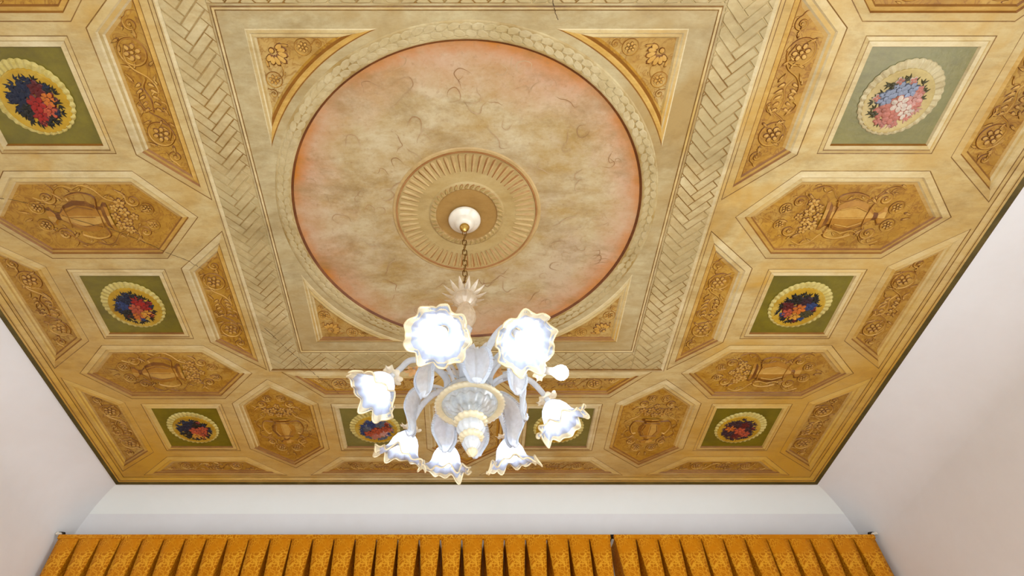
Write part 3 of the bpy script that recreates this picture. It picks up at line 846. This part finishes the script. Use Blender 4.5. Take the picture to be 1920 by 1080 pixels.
for p in cut:
    n = len(p); cx = sum(q[0] for q in p) / n; ct = sum(q[1] for q in p) / n
    V = [(x, t + CYT, CZ - 0.0003) for x, t in p]
    for x, t in p:
        d = math.hypot(x - cx, t - ct) or 1; s = max(0, 1 - 0.0028 / d)
        V.append((cx + (x - cx) * s, ct + (t - ct) * s + CYT, CZ - 0.0035))
    mb.add(V, [(i, (i + 1) % n, n + (i + 1) % n, n + i) for i in range(n)] + [tuple(range(n, 2 * n))])
tag(ob('strap_weave', mb.mesh('strap_weave', [M['weave']]), weave), kind='stuff')

# ------------------------------------------------------------------ roundel, laurel ring, ceiling rose
mb = MB()
lathe(mb, [(R0, 0.0), (R0 - 0.006, 0.004), (R0 - 0.010, 0.010), (R0 - 0.03, 0.012), (0.55, 0.014), (0.30, 0.014), (0.0001, 0.014)], 128, m=[0, 0, 1, 1, 1, 1])
roundel = ob('roundel', mb.mesh('roundel', [M['rim_dark'], M['roundel']], False), ceiling, (0, CYT, CZ))
cur = []
for v in range(5):
    mb = MB(); rr = random.Random(v + 3)
    pts = [(0, 0)]; a = rr.uniform(0, 6)
    for i in range(5):
        a += rr.uniform(-1.5, 1.5); pts.append((pts[-1][0] + 0.022 * math.cos(a), pts[-1][1] + 0.022 * math.sin(a)))
    P = catmull([(x, y, 0) for x, y in pts], 5); k = len(P); V = []
    for i in range(k):
        t = (P[min(i + 1, k - 1)] - P[max(i - 1, 0)]).normalized(); w = 0.0015 * math.sin(PI * (i + 0.6) / (k + 0.2))
        V += [(P[i].x - t.y * w, P[i].y + t.x * w, 0), (P[i].x + t.y * w, P[i].y - t.x * w, 0)]
    mb.add(V, [(2 * i, 2 * i + 1, 2 * i + 3, 2 * i + 2) for i in range(k - 1)]); cur.append(mb.mesh('tracery_curl', [M['curl']]))
rr = random.Random(21)
for i in range(96):
    a = rr.uniform(0, 2 * PI); r = rr.uniform(0.38, 0.77)
    ob('tracery_curl', cur[i % 5], roundel, (r * math.cos(a), r * math.sin(a), 0.011), (0, 0, rr.uniform(0, 6)), (rr.uniform(0.7, 1.5),) * 2 + (1,))

mb = MB(); lathe(mb, [(0.8185, -0.0005), (0.824, -0.003), (0.884, -0.003), (0.89, -0.0005)], 128)
laurel = ob('laurel_ring', mb.mesh('laurel_ring', [M['laurel_gap']]), ceiling, (0, CYT, CZ))
def laurel_leaf():
    mb = MB(); l, w = 0.052, 0.0145
    o = [(0, -w * 0.7), (0.45 * l, -w), (0.8 * l, -w * 0.62), (l, 0), (0.8 * l, w * 0.62), (0.45 * l, w), (0, w * 0.7)]
    V = [(x - l / 2, y, 0) for x, y in o] + [(x * 0.86 - l / 2, y * 0.78, -0.0016) for x, y in o] + [(-l / 2, 0, -0.0021), (l * 0.36, 0, -0.0021)]
    n = 7; Fc = [(i, i + 1, n + i + 1, n + i) for i in range(n - 1)]
    Fc += [(7, 8, 15, 14), (8, 9, 15), (9, 10, 15), (10, 11, 15), (11, 12, 15), (12, 13, 14, 15)]
    mb.add(V, Fc); return mb.mesh('leaf', [M['laurel']])
LL = laurel_leaf(); nl = 118
for row, (r, da) in enumerate(((0.838, 0.0), (0.868, 0.5))):
    for i in range(nl):
        a = 2 * PI * (i + da) / nl
        ob('leaf', LL, laurel, (r * math.cos(a), r * math.sin(a), -0.003 - 0.0008 * row), (0, -0.03, a + PI / 2 + (0.22 if row == 0 else -0.22)))

mb = MB()
lathe(mb, [(0.352, 0.0137), (0.346, 0.0095), (0.336, 0.0095), (0.334, 0.005), (0.329, 0.005), (0.326, 0.0095), (0.232, 0.011), (0.18, 0.011), (0.172, 0.004), (0.146, 0.003), (0.142, 0.008), (0.0001, 0.011)], 96,
      m=[1, 1, 0, 0, 0, 2, 2, 2, 2, 3, 3])
rose = ob('ceiling_rose', mb.mesh('ceiling_rose', [M['rose_line'], M['flute_light'], M['rose_ground'], M['rose_core']]), ceiling, (0, CYT, CZ))
def flute():
    mb = MB(); V = []
    st = [(-0.044, 0.0035), (-0.02, 0.0065), (0.01, 0.0095), (0.03, 0.0115), (0.04, 0.009), (0.044, 0.003)]
    for x, w in st:
        V += [(x, -w, 0), (x, -w * 0.2, -0.0045), (x, w * 0.5, -0.004), (x, w, 0)]
    Fc = []; mi = []
    for i in range(len(st) - 1):
        for j, m_ in ((0, 0), (1, 1), (2, 1)): Fc.append((i * 4 + j, i * 4 + j + 1, i * 4 + j + 5, i * 4 + j + 4)); mi.append(m_)
    mb.add(V, Fc, mi); return mb.mesh('flute', [M['flute_dark'], M['flute_light']])
FL = flute()
for i in range(60):
    a = 2 * PI * i / 60; ob('flute', FL, rose, (0.277 * math.cos(a), 0.277 * math.sin(a), 0.0105), (0, 0, a))
mb = MB(); blob(mb, 0, 0, 0.017, 0.010, 0, 0.006, 0.5, mats=(1, 0)); RL = mb.mesh('leaf', [M['rose_leaf'], M['flute_dark']])
for i in range(40):
    a = 2 * PI * i / 40; ob('leaf', RL, rose, (0.159 * math.cos(a), 0.159 * math.sin(a), 0.0035), (0, 0, a + 0.5))

# long hairline crack running across the panels
def to_ceiling(u, v):
    up = F_PX * math.sin(PITCH) - (v - CY_PX) * math.cos(PITCH); fw = F_PX * math.cos(PITCH) + (v - CY_PX) * math.sin(PITCH)
    return ((u - CX) / up * (CZ - CAM_Z), fw / up * (CZ - CAM_Z))
CRACKS = [
    [(-2.42, 1.42), (-2.34, 1.47), (-2.23, 1.50), (-2.06, 1.55), (-1.88, 1.63), (-1.70, 1.71), (-1.55, 1.80), (-1.47, 1.85), (-1.40, 1.89), (-1.345, 1.95)],
    [(-1.12, 2.36), (-1.09, 2.41), (-1.03, 2.52), (-0.98, 2.60), (-0.92, 2.72), (-0.86, 2.82), (-0.78, 2.94)],
    [(0.305, 0.60), (0.325, 0.68), (0.345, 0.73)],
]
bpy.context.view_layer.update()
dg = bpy.context.evaluated_depsgraph_get()
for cr in CRACKS:
    P = catmull([(x, y, 0) for x, y in cr], 10); k = len(P); V = []; rr = random.Random(5)
    for i in range(k):
        t = (P[min(i + 1, k - 1)] - P[max(i - 1, 0)]).normalized(); w = 0.0015 + rr.uniform(-0.0004, 0.0004)
        c = P[i] + Vector((rr.uniform(-0.0014, 0.0014), rr.uniform(-0.0014, 0.0014), 0))
        hit, loc, *_ = scene.ray_cast(dg, (c.x, c.y, 3.0), (0, 0, 1))
        z = (loc.z if hit else CZ) - 0.0006
        V += [(c.x - t.y * w, c.y + t.x * w, z), (c.x + t.y * w, c.y - t.x * w, z)]
    ob('crack', me_new('crack', V, [(2 * i, 2 * i + 1, 2 * i + 3, 2 * i + 2) for i in range(k - 1)], [M['crack']]), ceiling)

# ------------------------------------------------------------------ curtains
RY, RZ = 4.15, 3.586                    # plane of the curtains, top of the heading
PW = 0.1502
def gap_at(s, g): return 0.001 + g * (0.036 * min(1, s / 0.5) ** 0.95)
def curtain(name, x0, x1, n, label, seed):
    rnd = random.Random(seed)
    r = ob(name, None, None, (0, RY, 0)); r.empty_display_size = 0.1
    tag(r, label, 'curtain', 'gold pleated curtains')
    w = (x1 - x0) / n
    gs = [rnd.choice((0.35, 0.6, 0.8, 1.0, 1.0, 1.15)) for _ in range(n + 1)]
    zs = [0.0, 0.012, 0.05, 0.1, 0.18, 0.3, 0.45, 0.7, 1.2, 2.2, RZ - 0.03]
    for i in range(n):
        a, b = x0 + i * w, x0 + (i + 1) * w
        V = []; k = 0; lean = rnd.uniform(-0.006, 0.006); mid = (a + b) / 2
        for s in zs:
            gl, gr = gap_at(s, gs[i]), gap_at(s, gs[i + 1]); ln = lean * min(1, s / 0.5)
            fr = -0.034 - 0.012 * min(1, s / 0.5)
            row = [(a + 0.0005, 0.14), (a + gl + 0.006, 0.05), (a + gl + ln + 0.003, fr + 0.012), (a + gl + 0.0015 + ln, fr + 0.002), (a + 0.3 * w + ln, fr - 0.004), (a + 0.7 * w + ln, fr - 0.004),
                   (b - gr - 0.0015 + ln, fr + 0.002), (b - gr + ln - 0.003, fr + 0.012), (b - gr - 0.006, 0.05), (b - 0.0005, 0.14)]
            k = len(row); V += [(x - mid, y, RZ - s) for x, y in row]
        Fc = [(r_ * k + j, r_ * k + j + 1, (r_ + 1) * k + j + 1, (r_ + 1) * k + j) for r_ in range(len(zs) - 1) for j in range(k - 1)]
        ob('pleat', me_new('pleat', V, Fc, [M['damask']], None, True), r, (mid, 0, 0))
    mb = MB(); box(mb, ((x0 + x1) / 2, -0.03, RZ + 0.002), ((x1 - x0) / 2, 0.0135, 0.014))
    ob('heading_band', mb.mesh('heading_band', [M['damask']]), r)
    return r
curtain('curtain', -2.875, 1.012, 26, 'wide gold damask pleated curtain left of the dark gap', 3)
curtain('curtain', 1.038, 2.872, 12, 'narrower gold damask pleated curtain right of the dark gap', 9)
M['rail'] = plain('dark_bronze', (44, 34, 24), 0.4, 0.6)
M['white_plastic'] = plain('white_plastic', (228, 220, 204), 0.4)
rail = tag(ob('curtain_rail', None, None, (0, RY, RZ)), 'dark curtain rail with white end clips above the gold curtains', 'curtain rail')
mb = MB(); box(mb, (0, 0.012, 0.028), (2.88, 0.012, 0.010)); ob('rail', mb.mesh('rail', [M['rail']]), rail)
for s in (-1, 1):
    mb = MB(); tube(mb, [(s * 2.86, -0.012, 0.034), (s * 2.88, -0.012, 0.034), (s * 2.895, -0.012, 0.033), (s * 2.903, -0.010, 0.031)], [0.014, 0.0165, 0.0155, 0.008], 10)
    ob('end_cap', mb.mesh('end_cap', [M['rail']], True), rail)
    mb = MB(); box(mb, (s * 2.884, -0.034, 0.024), (0.018, 0.010, 0.006)); box(mb, (s * 2.897, -0.032, 0.032), (0.006, 0.006, 0.008))
    ob('end_clip', mb.mesh('end_clip', [M['white_plastic']]), rail)
for x in (-2.2, -1.1, 0.0, 1.025, 2.1):
    mb = MB(); box(mb, (x, 0.0935, 0.030), (0.012, 0.07, 0.006)); box(mb, (x, 0.162, 0.040), (0.018, 0.004, 0.022))
    ob('bracket', mb.mesh('bracket', [M['rail']]), rail)

# ------------------------------------------------------------------ chandelier
G = {}
G['clear'] = glass('clear_blown_glass', (240, 247, 255), 0.26, 0.40, 0.34)
G['quilted'] = glass('quilted_bowl_glass', (232, 238, 240), 0.62, 0.20, 0.18, 0.12)
G['milky'] = glass('bluish_shade_glass', (176, 188, 214), 0.10, 0.45, 0.45)
G['gold'] = glass('gold_dusted_glass', (255, 242, 206), 0.18, 0.4, 0.42)
G['amber'] = glass('pale_amber_glass', (242, 230, 208), 0.55, 0.22, 0.23)
G['peach'] = glass('peach_glass', (246, 190, 112), 0.12, 0.38, 0.5)
m, N, L = new_mat('lit_bulb'); p = N['Principled BSDF']; p.inputs['Base Color'].default_value = (1, 1, 1, 1)
p.inputs['Emission Color'].default_value = (0.93, 0.96, 1.0, 1); p.inputs['Emission Strength'].default_value = BULB
M['bulb'] = m; m.cycles.emission_sampling = 'FRONT'
M['canopy'] = plain('cream_glazed_ceramic', (230, 220, 200), 0.22)
M['brass'] = plain('polished_brass', (222, 184, 96), 0.2, 1.0)
M['old_brass'] = plain('aged_brass', (150, 116, 60), 0.35, 1.0)

AX = (-0.01, 1.64)                       # point of suspension in plan
ch = ob('chandelier', None, None, (AX[0], AX[1], CZ)); ch.empty_display_size = 0.1
tag(ch, 'white and gold blown glass chandelier with eight lit flower lamps', 'chandelier')
mb = MB(); lathe(mb, [(0.0, 0.006), (0.070, 0.004), (0.076, 0.0), (0.077, -0.005), (0.070, -0.013), (0.052, -0.024), (0.046, -0.032), (0.040, -0.044), (0.026, -0.054), (0.0, -0.057)], 48)
ob('canopy', mb.mesh('canopy', [M['canopy']], True), ch)
mb = MB(); lathe(mb, [(0.0, -0.054), (0.021, -0.055), (0.024, -0.062), (0.021, -0.072), (0.012, -0.078), (0.008, -0.092), (0.0, -0.094)], 24)
ob('brass_cap', mb.mesh('brass_cap', [M['brass']], True), ch)
def link_mesh():
    mb = MB(); pts = []; l, r = 0.011, 0.0095
    for i in range(8): a = PI * i / 7; pts.append((r * math.cos(a), 0, l + r * math.sin(a)))
    for i in range(8): a = PI + PI * i / 7; pts.append((r * math.cos(a), 0, -l + r * math.sin(a)))
    tube(mb, pts, 0.0024, 6, True); return mb.mesh('chain_link', [M['old_brass']], True)
LK = link_mesh(); nlk = 12; z0, z1 = -0.108, -0.515
for i in range(nlk):
    ob('chain_link', LK, ch, (0.004 * i / nlk, 0, z0 + (z1 - z0) * i / (nlk - 1)), (0, 0, (PI / 2 if i % 2 else 0) + 0.3), (1, 1, 1.02))
PIV = Vector((0.004, 0, -0.52)); TILT = Matrix.Rotation(-math.radians(2.0), 4, 'Y')
LEAN = Matrix.Translation(PIV) @ TILT @ Matrix.Translation(-PIV)
def body(name, mb, mats, parent=None, smooth=True):
    for i, v in enumerate(mb.v): mb.v[i] = tuple(LEAN @ Vector(v))
    return ob(name, mb.mesh(name, mats, smooth), parent or ch)
# spiked crown under the chain
mb = MB(); lathe(mb, [(0.006, -0.522), (0.02, -0.53), (0.034, -0.545), (0.046, -0.556), (0.05, -0.572), (0.036, -0.592), (0.022, -0.605)], 40, lambda a, k, r, z: (r * (1 + 0.05 * math.cos(14 * a)), z))
crown = body('crown', mb, [G['amber']])
for i in range(14):
    a = 2 * PI * i / 14; mb = MB(); ca, sa = math.cos(a), math.sin(a)
    P = [(0.044, -0.558, 0.011), (0.062, -0.55, 0.0105), (0.078, -0.538, 0.006), (0.092, -0.524, 0.0008)]
    V = []
    for r, z, w in P: V += [(r * ca - w * sa, r * sa + w * ca, z), (r * ca, r * sa, z - 0.004), (r * ca + w * sa, r * sa - w * ca, z)]
    mb.add(V, [(3 * k + j, 3 * k + j + 1, 3 * k + j + 4, 3 * k + j + 3) for k in range(3) for j in range(2)])
    body('crown_spike', mb, [G['amber']], crown)
# stem: bulbous vase, twisted neck, trumpet
tw = lambda f, am: (lambda a, k, r, z: (r * (1 + am * math.cos(f * a + z * 40)), z))
mb = MB(); lathe(mb, [(0.018, -0.6), (0.022, -0.615), (0.036, -0.64), (0.042, -0.665), (0.038, -0.69), (0.026, -0.715), (0.018, -0.735)], 40, tw(10, 0.05))
body('stem_vase', mb, [G['amber']])
mb = MB(); lathe(mb, [(0.018, -0.732), (0.024, -0.742), (0.016, -0.755), (0.014, -0.8), (0.016, -0.85), (0.02, -0.9)], 32, tw(8, 0.06))
body('stem_neck', mb, [G['clear']])
mb = MB(); lathe(mb, [(0.046, -0.862), (0.043, -0.868), (0.036, -0.90), (0.031, -0.94), (0.03, -0.985), (0.036, -1.02), (0.046, -1.045)], 48, lambda a, k, r, z: (r * (1 + 0.06 * math.cos(12 * a)), z + (0.006 * math.cos(12 * a) if k == 0 else 0)))
body('trumpet', mb, [G['clear']])
# central bowl with diamond quilting, wide gold rim, finial
def quilt(a, k, r, z):
    s = math.cos(8 * a + k * 0.36) * math.cos(8 * a - k * 0.36) - 0.25
    return (r * (1 + 0.05 * s), z + 0.007 * s)
mb = MB(); prof = [(0.098 * math.sin(PI / 2 * (1 - i / 30)) + 0.004, -1.098 - 0.062 * (1 - math.cos(PI / 2 * (i / 30))) ** 0.75) for i in range(30)]
lathe(mb, [(0.046, -1.03), (0.085, -1.05), (0.1, -1.075), (0.103, -1.092)] + prof, 120, lambda a, k, r, z: quilt(a, k, r, z) if k > 4 else (r, z))
bowl = body('bowl', mb, [G['quilted']])
mb = MB(); lathe(mb, [(0.097, -1.084), (0.108, -1.090), (0.117, -1.102), (0.120, -1.109), (0.112, -1.112), (0.100, -1.110), (0.093, -1.104)], 160, lambda a, k, r, z: (r * (1 + (0.018 * math.cos(40 * a) if k in (2, 3) else 0)), z))
body('gold_rim', mb, [G['gold']], bowl)
fin = [('finial_ruffle', G['gold'], [(0.03, -1.148), (0.04, -1.156), (0.052, -1.166), (0.056, -1.174), (0.048, -1.18), (0.034, -1.182)], 16, 0.06),
       ('finial_ball', G['clear'], [(0.03, -1.176), (0.042, -1.188), (0.046, -1.202), (0.042, -1.216), (0.03, -1.226)], 12, 0.05),
       ('finial_collar', G['gold'], [(0.026, -1.218), (0.036, -1.226), (0.041, -1.235), (0.035, -1.242), (0.024, -1.244)], 14, 0.06),
       ('finial_drop', G['clear'], [(0.022, -1.24), (0.028, -1.252), (0.026, -1.266), (0.018, -1.278), (0.011, -1.284)], 10, 0.05),
       ('finial_tip', G['gold'], [(0.010, -1.278), (0.018, -1.286), (0.016, -1.296), (0.008, -1.304), (0.0005, -1.308)], 8, 0.05)]
for nm, mt, pr, lob, am in fin:
    mb = MB(); lathe(mb, pr, 64, lambda a, k, r, z: (r * (1 + am * math.cos(lob * a)), z)); body(nm, mb, [mt])

# lamps: mouth centres of the eight flower shades in plan, relative to the point of suspension
LAMPS = [(-0.086, 1.313, 1.10), (0.180, 1.336, 1.10), (0.322, 1.484, 1.10), (0.330, 1.736, 1.10), (0.170, 1.981, 1.10), (-0.081, 2.016, 1.10), (-0.241, 1.929, 1.10), (-0.310, 1.577, 1.10)]
HUB = LEAN @ Vector((0, 0, -1.05))
def shade_profile():
    return [(0.017, 0.0), (0.026, -0.008), (0.040, -0.022), (0.050, -0.040), (0.054, -0.056), (0.058, -0.070), (0.066, -0.082), (0.078, -0.091), (0.090, -0.097), (0.097, -0.099)]
NL = 9
def ruffle(ph):
    def f(a, k, r, z):
        t = max(0, (k - 3) / 6)
        c = math.cos(NL * a + ph); ir = math.cos(2 * a + ph * 1.7)
        return (r * (1 + 0.075 * t * t * c + 0.03 * t * ir) * (1 + 0.012 * math.cos(24 * a)), z - 0.016 * t * t * c * math.cos(a * 3 + ph) - 0.010 * t * t * ir - 0.006 * t * t * c)
    return f
for i, (lx, ly, d) in enumerate(LAMPS):
    mouth = Vector((lx - AX[0], ly - AX[1], -d))
    out = Vector((mouth.x - HUB.x, mouth.y - HUB.y, 0)); R = out.length; out.normalize()
    tilt = math.radians((34, 30, 60, 26, 24, 22, 26, 34)[i])
    axis = (out * math.sin(tilt) + Vector((0, 0, -math.cos(tilt)))).normalized()   # neck -> mouth
    neck = mouth - axis * 0.085
    ph = i * 1.9
    # arm: rises from the bowl, arches over and comes down on the shade's neck
    side = Vector((-out.y, out.x, 0))
    top = neck - axis * 0.035
    rt = (Vector((top.x, top.y, 0)) - Vector((HUB.x, HUB.y, 0))).length
    P = catmull([HUB + out * 0.075 + Vector((0, 0, 0.0)), HUB + out * 0.085 + Vector((0, 0, 0.055)), HUB + out * (0.09 + (rt - 0.09) * 0.35) + Vector((0, 0, 0.112)),
                 HUB + out * (0.09 + (rt - 0.09) * 0.72) + Vector((0, 0, 0.112)), top + Vector((0, 0, 0.012)) - out * 0.01, neck + axis * 0.004], 7)
    mb = MB(); k = len(P)
    tube(mb, P, [0.0135 - 0.004 * j / k for j in range(k)], 12)
    arm = ob('arm', mb.mesh('arm', [G['clear']], True), ch)
    q = Vector((0, 0, -1)).rotation_difference(axis)
    Mx = Matrix.Translation(neck) @ q.to_matrix().to_4x4()
    mb = MB(); lathe(mb, [(0.011, 0.016), (0.016, 0.014), (0.026, 0.010), (0.036, 0.012), (0.040, 0.016)], 60, lambda a, kk, r, z: (r * (1 + (0.1 * math.cos(8 * a) if kk >= 3 else 0)), z + (0.004 * math.cos(8 * a + 1) if kk >= 3 else 0)))
    col = ob('collar', mb.mesh('collar', [G['gold']], True), ch); col.matrix_local = Mx
    if i != 2:
        mb = MB(); lathe(mb, shade_profile(), 108, ruffle(ph))
        nv = len(mb.v); edge = mb.v[nv - 108:]
        sh = ob('flower_shade', mb.mesh('flower_shade', [G['milky']], True), ch); sh.matrix_local = Mx
        inner = mb.v[nv - 324:nv - 216]
        rb = MB(); tube(rb, edge, 0.0032, 6, True)
        # gold band just inside the lip
        e2 = [tuple(Vector(b) * 0.3 + Vector(a) * 0.7) for a, b in zip(edge, inner)]
        V = []
        for a, b in zip(edge, inner): V += [tuple(Vector(a) + Vector((0, 0, -0.0012))), tuple(Vector(a) * 0.15 + Vector(b) * 0.85 + Vector((0, 0, -0.0012)))]
        n = len(edge); rb.add(V, [(2 * j, 2 * j + 1, (2 * j + 3) % (2 * n), (2 * j + 2) % (2 * n)) for j in range(n)])
        ob('gold_lip', rb.mesh('gold_lip', [G['gold']], True), sh)
    mb = MB(); lathe(mb, [(0.0, -0.004), (0.0125, -0.004), (0.0135, -0.03), (0.0125, -0.034)], 16)
    so = ob('socket', mb.mesh('socket', [M['white_plastic']], True), ch); so.matrix_local = Mx
    mb = MB(); lathe(mb, [(0.0125, -0.034), (0.016, -0.042), (0.023, -0.053), (0.0255, -0.064), (0.0235, -0.075), (0.016, -0.084), (0.007, -0.088), (0.0003, -0.089)], 24)
    bu = ob('bulb', mb.mesh('bulb', [M['bulb']], True), ch); bu.matrix_local = Mx

# drooping serrated leaves between the arms
def leaf_path(out, up=0.0, L_=1.0):
    z = Vector((0, 0, 1))
    pts = [(0.07, 0.0), (0.1, 0.045), (0.15, 0.062), (0.19, 0.035), (0.205, -0.03), (0.198, -0.085), (0.2, -0.118), (0.216, -0.128), (0.222, -0.113)]
    return catmull([HUB + out * (0.07 + (r - 0.07) * L_) + z * (h + up) for r, h in pts], 6)
angs = [math.atan2(ly - AX[1] - HUB.y, lx - AX[0] - HUB.x) for lx, ly, d in LAMPS]
mids = []
for i in range(8):
    a, b = angs[i], angs[(i + 1) % 8]; dlt = (b - a) % (2 * PI); mids.append(a + dlt / 2)
for i, a in enumerate(mids):
    out = Vector((math.cos(a), math.sin(a), 0)); side = Vector((-out.y, out.x, 0))
    P = leaf_path(out, 0.0, 0.92 + 0.1 * math.sin(i * 2.3)); k = len(P)
    W = []
    for j in range(k):
        t = j / (k - 1)
        W.append(0.008 + 0.034 * math.exp(-((t - 0.5) / 0.19) ** 2) + 0.008 * math.exp(-((t - 0.98) / 0.06) ** 2))
    mb = MB(); V = []
    for j in range(k):
        tng = (P[min(j + 1, k - 1)] - P[max(j - 1, 0)]).normalized(); nn = side.cross(tng).normalized()
        for o, h in ((-1, -0.3), (-0.6, 0.05), (-0.16, -0.02), (0, 0.22), (0.16, -0.02), (0.6, 0.05), (1, -0.3)):
            V.append(P[j] + side * (o * W[j]) + nn * (h * W[j]))
    mb.add(V, [(j * 7 + c, j * 7 + c + 1, (j + 1) * 7 + c + 1, (j + 1) * 7 + c) for j in range(k - 1) for c in range(6)])
    lf = ob('glass_leaf', mb.mesh('glass_leaf', [G['clear']], True), ch)
    sb = MB()
    for j in range(int(k * 0.22), int(k * 0.8)):
        for e, o in ((0, -1), (6, 1)):
            for half in (0, 0.5):
                if j + 1 >= k: continue
                base = Vector(V[j * 7 + e]).lerp(Vector(V[(j + 1) * 7 + e]), half)
                tip = base + side * o * 0.0115
                tube(sb, [base - side * o * 0.001, (base + tip) / 2, tip], [0.0026, 0.0024, 0.0012], 5)
    ob('serrated_edge', sb.mesh('serrated_edge', [G['clear']], True), lf)

# small upright glass sprays and peach blossoms of the upper tier
for i, a in enumerate((0.4, 1.25, 2.1, 2.9, -0.7, -2.2)):
    out = Vector((math.cos(a), math.sin(a), 0)); side = Vector((-out.y, out.x, 0)); z = Vector((0, 0, 1))
    P = catmull([HUB + out * 0.03 + z * 0.03, HUB + out * 0.05 + z * 0.11, HUB + out * 0.085 + z * 0.165, HUB + out * 0.125 + z * 0.16], 6); k = len(P)
    mb = MB(); V = []
    for j in range(k):
        t = j / (k - 1); w = 0.006 + 0.017 * math.sin(PI * min(1, t * 1.02)) ** 1.2
        for o, h in ((-1, 0.2), (-0.4, 0), (0, -0.15), (0.4, 0), (1, 0.2)): V.append(P[j] + side * o * w + out * h * w)
    mb.add(V, [(j * 5 + c, j * 5 + c + 1, (j + 1) * 5 + c + 1, (j + 1) * 5 + c) for j in range(k - 1) for c in range(4)])
    ob('upright_leaf', mb.mesh('upright_leaf', [G['clear']], True), ch)
for (x, y, d) in ((-0.198, 1.697, 0.90), (0.109, 1.706, 0.90)):
    c = Vector((x - AX[0], y - AX[1], -d)); base = HUB + Vector((0, 0, 0.04)); mb = MB()
    tube(mb, catmull([base, base.lerp(c, 0.5) + Vector((0, 0, 0.03)), c + Vector((0, 0, 0.012))], 6), 0.004, 6)
    st = ob('blossom_stem', mb.mesh('blossom_stem', [G['clear']], True), ch)
    mb = MB()
    for i in range(6):
        a = 2 * PI * i / 6; u = Vector((math.cos(a), math.sin(a), 0)); w = Vector((-u.y, u.x, 0)); V = []
        for r, h, wd in ((0.004, 0.01, 0.004), (0.014, -0.002, 0.009), (0.024, -0.006, 0.008), (0.034, -0.004, 0.001)):
            q = c + u * r + Vector((0, 0, h)); V += [q - w * wd, q + Vector((0, 0, 0.002)), q + w * wd]
        mb.add(V, [(3 * k + j, 3 * k + j + 1, 3 * k + j + 4, 3 * k + j + 3) for k in range(3) for j in range(2)])
    ob('blossom', mb.mesh('blossom', [G['peach']], True), st)
